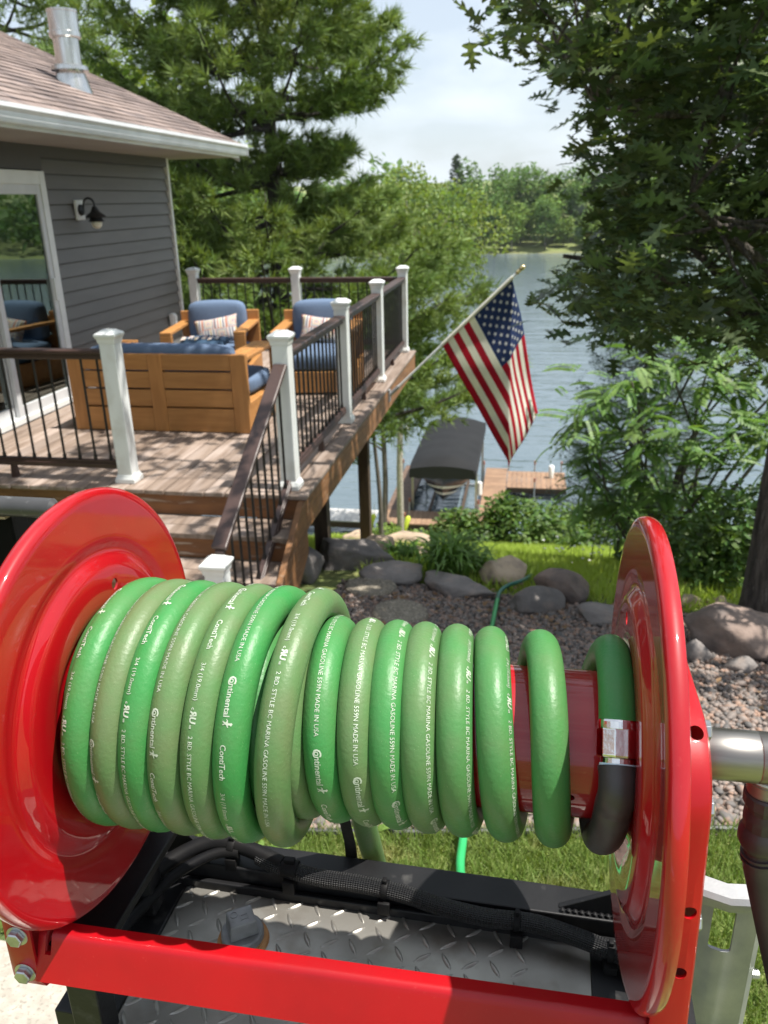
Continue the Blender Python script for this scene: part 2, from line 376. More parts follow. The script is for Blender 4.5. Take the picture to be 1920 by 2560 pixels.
# ------------------------------------------------------------------ terrain
GY = [-40, -2, 0, 6, 12.9, 26.5, 31, 60, 178, 186, 192, 230, 300, 600]
GZ = [1.2, .35, .1, -1.1, -3.86, -9.95, -12, -14, -14, -10.3, -9.2, -5, 4, 12]
def gz(x, y):
    x = np.asarray(x, float); y = np.asarray(y, float)
    z = np.interp(y, GY, GZ)
    return z + .018 * np.sin(x * 2.3 + y * 1.1) * np.sin(y * 1.7 - x * .6)
def gzf(x, y): return float(gz(x, y))

def sheet(name, xs, ys, m, dz=0., mask=None, kind='structure', zf=gz):
    X, Y = np.meshgrid(xs, ys); Z = zf(X, Y) + dz
    V = np.stack([X, Y, Z], -1).reshape(-1, 3); nx = len(xs)
    F = []
    for j in range(len(ys) - 1):
        for i in range(nx - 1):
            if mask is None or mask((xs[i] + xs[i + 1]) / 2, (ys[j] + ys[j + 1]) / 2): F.append((j * nx + i, j * nx + i + 1, (j + 1) * nx + i + 1, (j + 1) * nx + i))
    return link(name, np_mesh(name, V, np.array(F), m, smooth=True), kind=kind)

gx = np.concatenate([np.array([-1500, -600, -250, -120, -60, -30, -15]), np.arange(-8, 8.1, .25), np.array([15, 30, 60, 120, 250, 600, 1500])])
gy = np.concatenate([np.array([-300, -120, -40, -15, -6]), np.arange(-3, 13, .25), np.arange(13, 34, 1.), np.array([45, 60, 110, 178, 186, 192, 210, 230, 300, 600, 1500])])
sheet('ground', gx, gy, TURF)

# lake: one water sheet with wind ripples
LAKE_Z = -9.9
wm = bpy.data.materials.new('lake_water'); wm.use_nodes = True
nt = wm.node_tree; b = nt.nodes['Principled BSDF']
b.inputs['Base Color'].default_value = (.095, .130, .150, 1); b.inputs['Roughness'].default_value = .06; b.inputs['IOR'].default_value = 1.55
b.inputs['Specular IOR Level'].default_value = .6
tc = nt.nodes.new('ShaderNodeTexCoord'); prev = None
for sc_, st, dist in ((.35, (.30, 1.6, 1), .16), (1.0, (.35, 1.5, 1), .085), (3.4, (.5, 1.3, 1), .028)):
    mp = nt.nodes.new('ShaderNodeMapping'); mp.inputs['Scale'].default_value = st; mp.inputs['Rotation'].default_value = (0, 0, .12)
    nz = nt.nodes.new('ShaderNodeTexNoise'); nz.inputs['Scale'].default_value = sc_; nz.inputs['Detail'].default_value = 3
    bp = nt.nodes.new('ShaderNodeBump'); bp.inputs['Strength'].default_value = 1; bp.inputs['Distance'].default_value = dist
    nt.links.new(tc.outputs['Object'], mp.inputs[0]); nt.links.new(mp.outputs[0], nz.inputs[0]); nt.links.new(nz.outputs[0], bp.inputs['Height'])
    if prev: nt.links.new(prev.outputs[0], bp.inputs['Normal'])
    prev = bp
nt.links.new(prev.outputs[0], b.inputs['Normal'])
lk = np_mesh('lake', [(-1400, 24, LAKE_Z), (1400, 24, LAKE_Z), (1400, 189, LAKE_Z), (-1400, 189, LAKE_Z)], [(0, 1, 2, 3)], wm)
link('lake', lk, kind='structure')
# pale sandy margin and reeds on the far shore
sheet('far_shore_bank', np.arange(-60, 61, 4.), np.array([187.0, 188.5, 190.]), mat('reed_bank', (.13, .15, .05), (.17, .17, .07), scale=.6, rough=.9), dz=.03)

# concrete pad, path
def slab(name, poly, m, t=.10, dz=.03):
    mb = MB(); n = len(poly)
    top = [(x, y, gzf(x, y) + dz) for x, y in poly]; bot = [(x, y, z - t) for x, y, z in top]
    mb.add(top + bot, [tuple(range(n))] + [(i, (i + 1) % n, n + (i + 1) % n, n + i) for i in range(n)])
    return mb.obj(name, m, kind='structure', bevel=.006)
slab('concrete_pad', [(-6, -3), (-.55, -3), (-.55, .2), (-.72, .95), (-1.0, 1.46), (-6, 1.52)], CONC)
slab('path', [(-2.7, 2.1), (-1.12, 2.10), (-1.02, 2.28), (-1.3, 3.6), (-2.7, 3.6)], PAVR)

# gravel bed
def in_gravel(x, y):
    near = 2.10 + .18 * (x + 1.1) if x < .84 else 2.45 + .12 * (x - .84)
    far = 5.45 - .42 * max(0, x + .6) * .55
    return y > near and y < max(far, 4.45) and x > -1.32 + (.0 if y > 3.5 else .12)
sheet('gravel_bed', np.arange(-1.5, 4.2, .1), np.arange(2.0, 5.9, .1), SOIL, dz=.006, mask=in_gravel)

def ico(sub):
    bm = bmesh.new(); bmesh.ops.create_icosphere(bm, subdivisions=sub, radius=1)
    V = np.array([v.co[:] for v in bm.verts]); F = np.array([[v.index for v in f.verts] for f in bm.faces]); bm.free(); return V, F
I1, I1F = ico(1); I2, I2F = ico(2)
def pebbles():
    parts = []
    sp = .029
    for layer, dens, hz in ((0, 1., .004), (1, .42, .014)):
        P = []
        for j, y in enumerate(np.arange(2.05, 5.6, sp * .87)):
            for x in np.arange(-1.3, 3.2, sp):
                if rng.random() > dens: continue
                xx = x + rng.normal(0, .008) + (j % 2) * sp / 2; yy = y + rng.normal(0, .008)
                if xx > 1.9 + (yy - 2) * .35: continue
                if in_gravel(xx, yy): P.append((xx, yy, 0))
        P = np.array(P); P[:, 2] = gz(P[:, 0], P[:, 1]) + .006 + hz
        parts.append(P)
    P = np.concatenate(parts); n = len(P)
    sz = np.clip(rng.lognormal(-4.28, .28, n), .007, .034)
    sc3 = np.stack([sz * rng.uniform(.85, 1.35, n), sz * rng.uniform(.7, 1.05, n), sz * rng.uniform(.5, .8, n)], 1)
    Mx = rotmats(n, (0, .6))
    near = P[:, 1] < 3.1
    V1, F1 = scatter(I2, I2F, P[near], Mx[near], sc3[near]); V2, F2 = scatter(I1 * 1.12, I1F, P[~near], Mx[~near], sc3[~near])
    V1 = V1 + rng.normal(0, .0009, V1.shape)
    link('gravel', np_mesh('gravel', np.concatenate([V1, V2]), np.concatenate([F1, F2 + len(V1)]), PEB, smooth=True), kind='stuff')
pebbles()

def blades(name, P, h, w, m, lean=.5):
    n = len(P); hh = h * rng.uniform(.55, 1.25, n)
    T = np.array([(-.5, 0, 0), (.5, 0, 0), (-.35, .10, .55), (.35, .10, .55), (0, .38, 1.0)])
    F = np.array([(0, 1, 3), (0, 3, 2), (2, 3, 4)])
    Mx = rotmats(n, (0, lean))
    sc = np.stack([w * rng.uniform(.7, 1.4, n), hh, hh], 1)
    V, FF = scatter(T, F, P, Mx, sc)
    link(name, np_mesh(name, V, FF, m), kind='stuff')
def gpts(n, x0, x1, y0, y1, ok):
    x = rng.uniform(x0, x1, n); y = rng.uniform(y0, y1, n)
    k = np.array([ok(a, c) for a, c in zip(x, y)]); x, y = x[k], y[k]
    return np.stack([x, y, gz(x, y) - .004], 1)
def near_grass_ok(x, y):
    if y < 1.50 and x < -1.0 + (1.46 - y) * .55 and x < -.5: return False
    if in_gravel(x, y): return False
    if x < -1.0 and y > 2.08: return False
    return y < 2.75
blades('grass_by_tank', gpts(90000, -1.5, 1.55, 1.0, 2.75, near_grass_ok), .065, .0042, BLADE, .9)
def lawn_ok(x, y):
    lo = 5.5 - .42 * max(0, x + .6) * .55
    return y > max(lo, 4.5) and not (x < -1.2 and y < 6.6) and x < .3 * y + .9
blades('lawn_grass', gpts(110000, -3.2, 4.2, 4.5, 13.4, lawn_ok), .11, .010, BLADE2, .8)

# plastic edging between gravel and grass
ed = MB(); pts = [(x, 2.10 + .18 * (x + 1.1) if x < .84 else 2.45 + .12 * (x - .84)) for x in np.arange(-1.1, 2.6, .1)]
ed.tube([(x, y - .01, gzf(x, y) + .018) for x, y in pts], .013, 8)
setp(ed.obj('lawn_edging', mat('black_edging', (.03, .032, .034), None, rough=.5), smooth=40), 'thin black plastic edging strip between the gravel bed and the grass', 'edging')

# dry leaf litter on the gravel and against the boulders
n = 420; lx = rng.uniform(-1.2, 2.6, n); ly = rng.uniform(3.2, 6.2, n); ly = np.where(rng.random(n) < .6, 5.1 - .23 * np.maximum(0, lx + .6) + rng.normal(0, .16, n), ly)
LT = np.array([(0, 0, 0), (.30, .45, .10), (0, 1, .05), (-.30, .45, .10)]); V, F = scatter(LT, np.array([(0, 1, 2), (0, 2, 3)]), np.stack([lx, ly, gz(lx, ly) + .026], 1), rotmats(n, (0, .6)), rng.uniform(.025, .06, n))
link('leaf_litter', np_mesh('leaf_litter', V, F, mat('dry_leaf', (.16, .085, .04), (.25, .16, .08), scale=1, rough=.8, rand='island', ramt=1.)), kind='stuff')

# weeds in the near grass
def weed(loc, label, s):
    mb = MB()
    for i in range(9):
        a = i * 2.4 + rng.uniform(-.3, .3); L = s * rng.uniform(.6, 1.1); w = L * .34; e = rng.uniform(.35, .9)
        d = Vector((math.cos(a), math.sin(a), 0)); q = Vector((-d.y, d.x, 0)); z = Vector((0, 0, 1))
        c = [d * 0, d * L * .35 + z * L * e * .5 + q * w * .5, d * L * .75 + z * L * e * .75 + q * w * .6, d * L * 1.1 + z * L * e * .6,
             d * L * .75 + z * L * e * .75 - q * w * .6, d * L * .35 + z * L * e * .5 - q * w * .5]
        mb.add(c, [(0, 1, 5), (1, 2, 4, 5), (2, 3, 4)])
    o = mb.obj('weed', mat('weed_leaf', (.17, .30, .06), (.22, .34, .08), scale=9, rough=.5, trans=.35), smooth=60)
    o.location = (loc[0], loc[1], gzf(*loc)); setp(o, label, 'weed')
weed((-.80, 2.0), 'broad leaved weed in the grass under the left part of the hose', .085)
weed((-.47, 2.2), 'spiky weed at the gravel edge behind the hose coils', .10)
weed((.10, 1.75), 'small pale weed in the grass left of the right red disc', .06)

# boulders
def boulder(name, loc, w, d, h, label, m, seed, sub=4, flat=.0):
    g = np.random.default_rng(seed)
    bm = bmesh.new(); bmesh.ops.create_icosphere(bm, subdivisions=sub, radius=1)
    V = np.array([v.co[:] for v in bm.verts]); D = V.copy()
    for _ in range(18):                                   # plane cuts give facets
        n = g.normal(size=3); n /= np.linalg.norm(n); k = g.uniform(.56, .86); s = V @ n
        V = V - np.outer(np.maximum(s - k, 0) * .92, n)
    for f, a in ((2.1, .07), (4.7, .045), (9., .026), (17., .010)):
        ph = g.uniform(0, 6, 3); V = V + D * (a * np.sin(D[:, [0]] * f + ph[0]) * np.sin(D[:, [1]] * f + ph[1]) * np.sin(D[:, [2]] * f * 1.3 + ph[2]))
    V[:, 2] = np.where(V[:, 2] > .45, .45 + (V[:, 2] - .45) * (1 - flat), V[:, 2])
    V = V * np.array([w / 2, d / 2, h * .72])
    for v, c in zip(bm.verts, V): v.co = c
    me = bpy.data.meshes.new(name); bm.to_mesh(me); bm.free(); me.materials.append(m)
    me.polygons.foreach_set('use_smooth', [True] * len(me.polygons)); me.update()
    o = link(name, me); o.location = (loc[0], loc[1], gzf(*loc) + h * .30); o.rotation_euler = (0, 0, g.uniform(-.5, .5))
    return setp(o, label, 'rock')
boulder('boulder', (-1.36, 5.98), .80, .50, .24, 'large dark grey boulder below the deck edge beside a support post', ROCKG, 3)
boulder('boulder', (-1.70, 5.52), .60, .5, .30, 'dark boulder at the foot of the stair stringer under the deck', ROCKG, 5)
boulder('boulder', (-.92, 5.52), .58, .38, .18, 'rounded dark boulder behind the upper round stepping stone', ROCKG, 8)
boulder('boulder', (-.40, 5.32), .66, .34, .17, 'long low grey boulder edging the gravel beside the daylilies', ROCKG, 12, flat=.7)
boulder('boulder', (-.08, 5.66), .40, .34, .23, 'tan sunlit boulder right of the daylily clump', ROCKT, 14)
boulder('boulder', (.34, 5.28), .48, .36, .23, 'brown humped boulder between gravel and lawn left of the right disc', ROCKB, 17)
boulder('boulder', (.12, 5.02), .46, .30, .20, 'grey sloping boulder in front of the brown humped one', ROCKG, 21, flat=.4)
boulder('boulder', (.58, 4.82), .38, .28, .15, 'flat pale grey boulder close to the right red disc', ROCKG, 23, flat=.6)
boulder('boulder', (1.34, 4.42), .82, .50, .32, 'big brown boulder at the foot of the oak trunk', ROCKB, 29)
boulder('boulder', (1.02, 4.22), .20, .16, .15, 'small grey stone against the left end of the big brown boulder', ROCKG, 31, 3)
boulder('boulder', (1.24, 4.10), .20, .13, .10, 'small pale stone sunk in gravel below the big brown boulder', ROCKG, 33, 3)
boulder('boulder', (1.20, 5.30), .22, .16, .11, 'small tan stone on the grass behind the big brown boulder', ROCKT, 35, 3)
boulder('boulder', (1.42, 5.35), .14, .11, .08, 'tiny tan stone near the oak trunk', ROCKT, 36, 3)
boulder('boulder', (-1.22, 6.55), .42, .40, .30, 'sandy block shaped stone beside the far deck post', ROCKT, 41, flat=.8)
boulder('boulder', (-.98, 6.55), .40, .35, .17, 'pale sandy stone left of the daylily clump', ROCKT, 43, flat=.5)
boulder('boulder', (-1.60, 10.6), .95, .5, .25, 'long sandy stone on the bank above the dock', ROCKT, 45, flat=.5)
boulder('boulder', (-2.15, 10.2), .60, .5, .26, 'reddish tan stone on the bank under the deck corner', ROCKT, 47)
sheet('bank_dirt', np.arange(-3.0, -.6, .15), np.arange(6.5, 12.6, .2), DIRT, dz=.012, mask=lambda x, y: abs(x + 1.35 + .10 * (y - 7)) < .62 + .15 * math.sin(y * 2.1))

def stepstone(loc, r, label, seed):
    g = np.random.default_rng(seed); mb = MB(); n = 36; prof = []
    rad = [r * (1 + .035 * math.sin(3 * a + seed) + .02 * g.normal()) for a in np.linspace(0, 2 * np.pi, n, endpoint=False)]
    rings = ((-.05, 1.0), (.022, 1.0), (.034, .96), (.038, .85), (.04, .4))
    vs = [(rad[j] * k * math.cos(2 * np.pi * j / n), rad[j] * k * math.sin(2 * np.pi * j / n), z + .003 * g.normal()) for z, k in rings for j in range(n)]
    fs = [(i * n + j, i * n + (j + 1) % n, (i + 1) * n + (j + 1) % n, (i + 1) * n + j) for i in range(len(rings) - 1) for j in range(n)] + [tuple(range((len(rings) - 1) * n, len(rings) * n))]
    mb.add(vs, fs)
    o = mb.obj('stepping_stone', STEPST, smooth=50); o.location = (*loc, gzf(*loc) + .02); o.rotation_euler = (-.08, 0, 0)
    setp(o, label, 'stepping stone', 'round stepping stones in the gravel')
stepstone((-1.06, 5.24), .19, 'round pebbled stepping stone at the boulders, upper of the two', 1)
stepstone((-.75, 4.68), .185, 'round pebbled stepping stone in the gravel, lower of the two', 2)

# ------------------------------------------------------------------ house
HX = -4.30                                              # wall plane
house = thing('house', 'grey sided house with shingled gable roof and sliding door onto the deck', 'house', (HX, 5, 0))
HL = Vector((HX, 5, 0))
def hobj(mb, name, m, parent=house, **k):
    mb.v = [tuple(Vector(p) - HL) for p in mb.v]
    return mb.obj(name, m, parent, **k)
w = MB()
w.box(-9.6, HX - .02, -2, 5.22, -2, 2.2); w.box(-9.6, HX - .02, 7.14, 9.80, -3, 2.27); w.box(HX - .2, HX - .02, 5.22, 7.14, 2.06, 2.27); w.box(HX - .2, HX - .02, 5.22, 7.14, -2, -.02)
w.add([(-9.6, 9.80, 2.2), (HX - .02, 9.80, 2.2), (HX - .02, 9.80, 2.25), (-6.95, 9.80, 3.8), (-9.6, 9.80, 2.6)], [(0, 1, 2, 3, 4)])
hobj(w, 'wall', FRIEZE_SHADE)  # wall coloured dark to paint the lap shadow between siding boards
room = MB(); room.box(-7.5, HX - .21, 5.0, 7.3, -.03, -.01); room.box(-7.6, -7.5, 4.9, 7.4, 0, 2.3); room.box(-7.5, -5.2, 7.2, 7.3, 0, 2.3)
hobj(room, 'room_interior', mat('dim_interior', (.22, .24, .22), None, rough=.8))
# lapped boards, each 0.129 m exposure, gapped so the shade-dark wall shows as lap lines
bb = .129
bmb = MB(); L_ = 9.80 - 7.12
bmb.add([(0, 0, 0), (.030, 0, 0), (.005, 0, bb - .010), (0, 0, bb - .010), (0, L_, 0), (.030, L_, 0), (.005, L_, bb - .010), (0, L_, bb - .010)],
        [(0, 1, 2, 3), (7, 6, 5, 4), (0, 4, 5, 1), (1, 5, 6, 2), (2, 6, 7, 3), (3, 7, 4, 0)])
bme = bmb.mesh('siding_board', SIDING)
for i in range(17):
    o = link('siding_board', bme, house); o.location = (-.019, 2.12, -.03 + i * bb)
fz = MB(); fz.box(HX - .019, HX + .022, 7.1205, 9.80, 2.166, 2.262); fz.box(HX - .019, HX + .022, 5.0, 7.12, 2.06, 2.262); hobj(fz, 'frieze_board', FRIEZE_SHADE)
ct = MB(); ct.box(HX - .05, HX + .028, 9.80, 9.845, -.4, 2.262); ct.box(HX - .06, HX - .02, 9.845, 9.86, -.4, 2.262); hobj(ct, 'corner_trim', WHITET, bevel=.004)
# roof
SL = .455; EX, EZ = -3.47, 2.405; RY0, RY1 = -3.0, 10.2; RX = -8.6
nrm = Vector((SL, 0, 1)).normalized(); along = Vector((-1, 0, SL)).normalized()
rf = MB()
def rp(x, dz): return (x, EZ + SL * (EX - x) + dz)
for (xa, za, xb, zb) in (((EX,) + (rp(EX, 0)[1],) + rp(RX, 0)),):
    rf.add([(xa, RY0, za), (xa, RY1, za), (xb, RY1, zb), (xb, RY0, zb), (xa, RY0, za - .09), (xa, RY1, za - .09), (xb, RY1, zb - .09), (xb, RY0, zb - .09)],
           [(0, 1, 2, 3), (7, 6, 5, 4), (0, 4, 5, 1), (1, 5, 6, 2), (2, 6, 7, 3), (3, 7, 4, 0)])
xc = RX - 5.2; zr = rp(RX, 0)[1]
rf.add([(RX, RY0, zr), (RX, RY1, zr), (xc, RY1, zr - SL * 5.2), (xc, RY0, zr - SL * 5.2)], [(0, 1, 2, 3)])
roof = hobj(rf, 'roof', mat('roof_underlay', (.12, .09, .08), None, rough=.9))
sh = MB(); Lr = math.hypot(EX - RX, SL * (EX - RX)); ce = .142
for c in range(int(Lr / ce) + 1):
    y = RY0 + 2.5 - (c % 2) * .17 - rng.uniform(0, .1)
    while y < RY1:
        wd = rng.uniform(.20, .36); y2 = min(y + wd - .006, RY1 + .012)
        a0 = Vector((EX, 0, EZ)) + along * (c * ce - .02); a1 = a0 + along * (ce + .03)
        t0 = nrm * (.012 + rng.uniform(0, .006)); t1 = nrm * .004
        if y2 > y + .03:
            q = [a0, a0 + t0, a1 + t1, a1]
            vs = [p + Vector((0, y, 0)) for p in q] + [p + Vector((0, y2, 0)) for p in q]
            sh.add(vs, [(3, 2, 1, 0), (4, 5, 6, 7), (1, 2, 6, 5), (0, 1, 5, 4)])
        y += wd
hobj(sh, 'shingles', SHING, roof, kind='stuff')
so = MB(); so.box(HX + .0225, EX - .055, -2, 9.86, 2.262, 2.275); so.box(-8, EX - .055, 9.862, 10.16, 2.262, 2.275)
hobj(so, 'soffit', SOFF)
fa = MB(); fa.box(EX - .05, EX - .0305, -2, 10.16, 2.258, 2.36)
for k in range(2):
    fa.add([(EX - .03, 10.162, rp(EX - .03, -.02)[1]), (RX, 10.162, rp(RX, -.02)[1]), (RX, 10.162, rp(RX, -.17)[1]), (EX - .03, 10.162, rp(EX - .03, -.20)[1]),
            (EX - .03, 10.188, rp(EX - .03, -.02)[1]), (RX, 10.188, rp(RX, -.02)[1]), (RX, 10.188, rp(RX, -.17)[1]), (EX - .03, 10.188, rp(EX - .03, -.20)[1])],
           [(0, 1, 2, 3), (7, 6, 5, 4), (0, 4, 5, 1), (2, 6, 7, 3)]) if k == 0 else None
hobj(fa, 'fascia', ALUW)
gu = MB(); prof = [(-.03, 2.395), (-.03, 2.28), (.045, 2.28), (.062, 2.31), (.062, 2.345), (.085, 2.37), (.085, 2.398), (.070, 2.398), (.070, 2.375), (.045, 2.35), (.045, 2.30), (-.015, 2.295), (-.015, 2.395)]
vs = [(EX + a, y, z) for y in (-2, 10.19) for a, z in prof]; n = len(prof)
gu.add(vs, [(i, (i + 1) % n, n + (i + 1) % n, n + i) for i in range(n)] + [tuple(range(n, 2 * n))])
gu.box(EX - .03, EX + .083, 10.19, 10.194, 2.28, 2.397)
hobj(gu, 'gutter', ALUW, smooth=30)
# flue pipe
fx, fy = -4.42, 8.12; fb = rp(fx, 0)[1]
fl = MB(); fl.lathe([(-.05, .118), (.55, .118)], (fx, fy, fb), (0, 0, 1), 32)
flo = hobj(fl, 'flue_pipe', FLUE, roof, smooth=40)
f2 = MB(); f2.lathe([(0, .19), (.02, .19), (.10, .165), (.20, .137), (.22, .130)], (fx, fy, fb - .10), (0, 0, 1), 32); f2.lathe([(0, .175), (.035, .170), (.05, .128)], (fx, fy, fb + .13), (0, 0, 1), 32)
hobj(f2, 'flashing', FLUE, roof, smooth=40)
f3 = MB(); f3.lathe([(0, .132), (.012, .145), (.05, .145), (.06, .132)], (fx, fy, fb + .40), (0, 0, 1), 32); f3.lathe([(0, .136), (.17, .136), (.175, .142), (.19, .142), (.193, .0)], (fx, fy, fb + .445), (0, 0, 1), 32)
hobj(f3, 'flue_cap', FLUE, roof, smooth=40)
# sliding door
gm = bpy.data.materials.new('window_glass'); gm.use_nodes = True; nt = gm.node_tree; nt.nodes.clear()
ou = nt.nodes.new('ShaderNodeOutputMaterial'); ms = nt.nodes.new('ShaderNodeMixShader'); tr = nt.nodes.new('ShaderNodeBsdfTransparent'); gl = nt.nodes.new('ShaderNodeBsdfGlossy'); lw = nt.nodes.new('ShaderNodeFresnel')
tr.inputs[0].default_value = (.45, .52, .48, 1); gl.inputs[0].default_value = (.80, .92, .88, 1); gl.inputs[1].default_value = .01; lw.inputs[0].default_value = 2.9
for a, c in ((lw.outputs[0], ms.inputs[0]), (tr.outputs[0], ms.inputs[1]), (gl.outputs[0], ms.inputs[2]), (ms.outputs[0], ou.inputs[0])): nt.links.new(a, c)
door = MB()
y0, y1, zt = 5.22, 7.12, 2.05
door.box(HX - .06, HX + .035, y1 - .085, y1, .0, zt); door.box(HX - .06, HX + .035, y0, y0 + .085, .0, zt); door.box(HX - .06, HX + .035, y0 + .085, y1 - .085, zt - .11, zt)
door.box(HX - .10, HX + .045, y0 + .085, y1 - .085, .002, .055)
dr = hobj(door, 'sliding_door', WHITET, bevel=.004)
def panel(ya, yb, x, lab):
    p = MB(); st = .06
    p.box(x - .02, x + .02, ya, ya + st, .056, zt - .111); p.box(x - .02, x + .02, yb - st, yb, .056, zt - .111); p.box(x - .02, x + .02, ya + st, yb - st, .056, .15); p.box(x - .02, x + .02, ya + st, yb - st, zt - .19, zt - .111)
    hobj(p, 'door_panel', mat('door_panel_vinyl', (.60, .61, .62), (.52, .53, .54), scale=5, rough=.4), dr, bevel=.004)
    g = MB(); g.box(x - .004, x + .004, ya + st, yb - st, .15, zt - .19); hobj(g, 'glass_pane', gm, dr)
panel(6.16, 7.035, HX + .005, ''); panel(5.305, 6.22, HX - .045, '')
hd = MB(); hd.box(HX + .026, HX + .05, 6.985, 7.01, .95, 1.15); hobj(hd, 'door_handle', WHITET, dr, bevel=.004)
h2 = MB(); h2.box(HX - .02, HX + .01, 6.12, 6.155, 1.02, 1.22); hobj(h2, 'door_latch', BLACKP, dr, bevel=.004)

# wall lantern: gooseneck barn light
lan = thing('wall_lantern', 'black gooseneck barn lantern with frosted globe on the grey siding', 'wall lamp', (HX + .02, 7.66, 1.72))
p = MB(); p.box(-.012, .012, -.07, .07, -.09, .09); p.obj('mounting_block', WHITET, lan, bevel=.004)
p = MB(); p.lathe([(.012, .052), (.03, .050), (.045, .02)], (0, 0, 0), (1, 0, 0), 20); p.obj('backplate', LANT, lan, smooth=40)
p = MB(); p.tube([(.04, 0, 0), (.05, 0, .05)] + [(.05 + .055 - .055 * math.cos(a), 0, .05 + .055 * math.sin(a)) for a in np.linspace(.2, math.pi, 9)] + [(.16, 0, .0)], .010, 8); p.obj('arm', LANT, lan, smooth=50)
p = MB(); p.lathe([(.02, .022), (.0, .03), (-.03, .045), (-.055, .080), (-.075, .098), (-.078, .094), (-.05, .06)], (.16, 0, .01), (0, 0, 1), 24); p.lathe([(-.07, .055), (-.10, .062), (-.115, .078), (-.12, .05)], (.16, 0, .01), (0, 0, 1), 24); p.obj('shade', LANT, lan, smooth=50)
p = MB(); p.lathe([(-.11, .046), (-.14, .05), (-.165, .04), (-.178, .02), (-.182, .0)], (.16, 0, .01), (0, 0, 1), 20); p.obj('globe', BULB, lan, smooth=60)
p = MB(); p.box(0, .055, -.04, .04, -.075, .075); p.box(.055, .075, -.032, .032, -.06, .06)
o = p.obj('outlet_cover', WHITEV, bevel=.008); o.location = (HX + .012, 9.45, .44); setp(o, 'white weatherproof outlet box on the siding beside the armchair', 'outlet box')

# ------------------------------------------------------------------ deck
DX0, DX1, DY0, DY1 = -4.25, -1.335, 4.665, 9.98
deck = thing('deck', 'weathered wooden deck on dark posts with brown rim boards', 'deck', (-2.8, 7.3, 0)); DL = Vector((-2.8, 7.3, 0))
nb = 21; bw = (DX1 - DX0) / nb
d = MB(); d.box(-bw / 2 + .0035, bw / 2 - .0035, DY0 - 7.3, DY1 - 7.3, -.030, 0)
dme = d.mesh('deck_board', DECKW, bevel=.004, seg=1)
for i in range(nb):
    o = link('deck_board', dme, deck); o.location = (DX0 + bw * (i + .5) + 2.8, rng.uniform(-.006, .006), rng.uniform(-.003, .001))
def dpart(name, m, *boxes, label=None, bevel=.004):
    b_ = MB()
    for x in boxes: b_.box(*x)
    b_.v = [tuple(Vector(p) - DL) for p in b_.v]
    return b_.obj(name, m, deck, bevel=bevel, label=label)
dpart('rim_board', RIMW, (-1.385, -1.347, DY0 + .03, DY1 - .02, -.245, -.032), label='long brown rim board along the lake side')
dpart('rim_board', RIMW, (-4.25, -2.70, DY0 + .03, DY0 + .068, -.245, -.032))
dpart('rim_board', RIMW, (-4.25, -1.386, DY1 - .058, DY1 - .02, -.245, -.032))
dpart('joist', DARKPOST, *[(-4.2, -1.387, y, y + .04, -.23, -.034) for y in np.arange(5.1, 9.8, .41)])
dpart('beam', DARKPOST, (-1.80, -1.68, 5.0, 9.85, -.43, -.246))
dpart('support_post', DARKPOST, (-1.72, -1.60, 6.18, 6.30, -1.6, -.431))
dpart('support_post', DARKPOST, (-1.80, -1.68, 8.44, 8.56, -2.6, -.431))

# stairs
st = thing('deck_stairs', 'wooden stairs with flaking brown risers leading down from the deck', 'stairs', (-2.0, 4.0, -.6)); SL_ = Vector((-2.0, 4.0, -.6))
def spart(name, m, *boxes, bevel=.004):
    b_ = MB()
    for x in boxes: b_.box(*x)
    b_.v = [tuple(Vector(p) - SL_) for p in b_.v]
    return b_.obj(name, m, st, bevel=bevel)
rise, run = .175, .285
for k in range(0, 5):
    yn = DY0 - run * k; z = -rise * k
    spart('riser', RISERW, (-2.69, -1.388, yn + .028, yn + .05, z - rise, z - .034))
    if k:
        spart('tread', DECKW, (-2.69, -1.388, yn, yn + .144, z - .034, z)); spart('tread', DECKW, (-2.69, -1.388, yn + .150, yn + run + .027, z - .034, z))
sg = MB()
for x0, x1 in ((-1.386, -1.348), (-2.73, -2.692)):
    yb = DY0 - run * 4.7; zb = -rise * 4.7
    pl = [(DY0 + .03, -.034), (DY0 + .03, -.40), (yb + .25, zb - .16), (yb - .06, zb - .16), (yb - .06, zb + .02), (DY0 - .05, -.034)]
    M_ = Matrix(((0, 0, 1, 0), (1, 0, 0, 0), (0, 1, 0, 0), (0, 0, 0, 1)))
    q = MB(); q.prism(pl, x0, x1, M_); q.v = [tuple(Vector(p) - SL_) for p in q.v]; q.obj('stringer', RIMW, st, bevel=.003)

# ------------------------------------------------------------------ railings
def make_post(name, label, h=.98, low=0.):
    t = thing(name, label, 'railing post', group='white capped railing posts')
    q = MB(); q.box(-.0525, .0525, -.0525, .0525, .0 + low, h - .02); q.obj('sleeve', WHITEV, t, bevel=.006)
    q = MB(); q.frus(0, 0, h - .045, h - .022, .056, .056, .060, .060); q.frus(0, 0, h - .022, h, .060, .060, .0705, .0705); q.frus(0, 0, h, h + .012, .0705, .0705, .0705, .0705)
    q.frus(0, 0, h + .012, h + .028, .0705, .0705, .046, .046); q.frus(0, 0, h + .028, h + .036, .043, .043, .036, .036); q.obj('cap', WHITEV, t)
    q = MB(); q.frus(0, 0, low + .001, low + .028, .0684, .0684, .0684, .0684); q.frus(0, 0, low + .028, low + .055, .066, .066, .055, .055); q.obj('base_trim', WHITEV, t)
    return t
P1, P2, P3, P4 = (-1.479, 4.815), (-1.479, 6.503), (-1.479, 8.141), (-1.479, 9.87)
PF, PM, PH = (-2.623, 4.831), (-2.796, 9.87), (-4.114, 9.87)
NW = (-1.545, 3.62)
p0 = make_post('railing_post', 'white post at the left side of the stair opening'); p0.location = (*PF, .002)
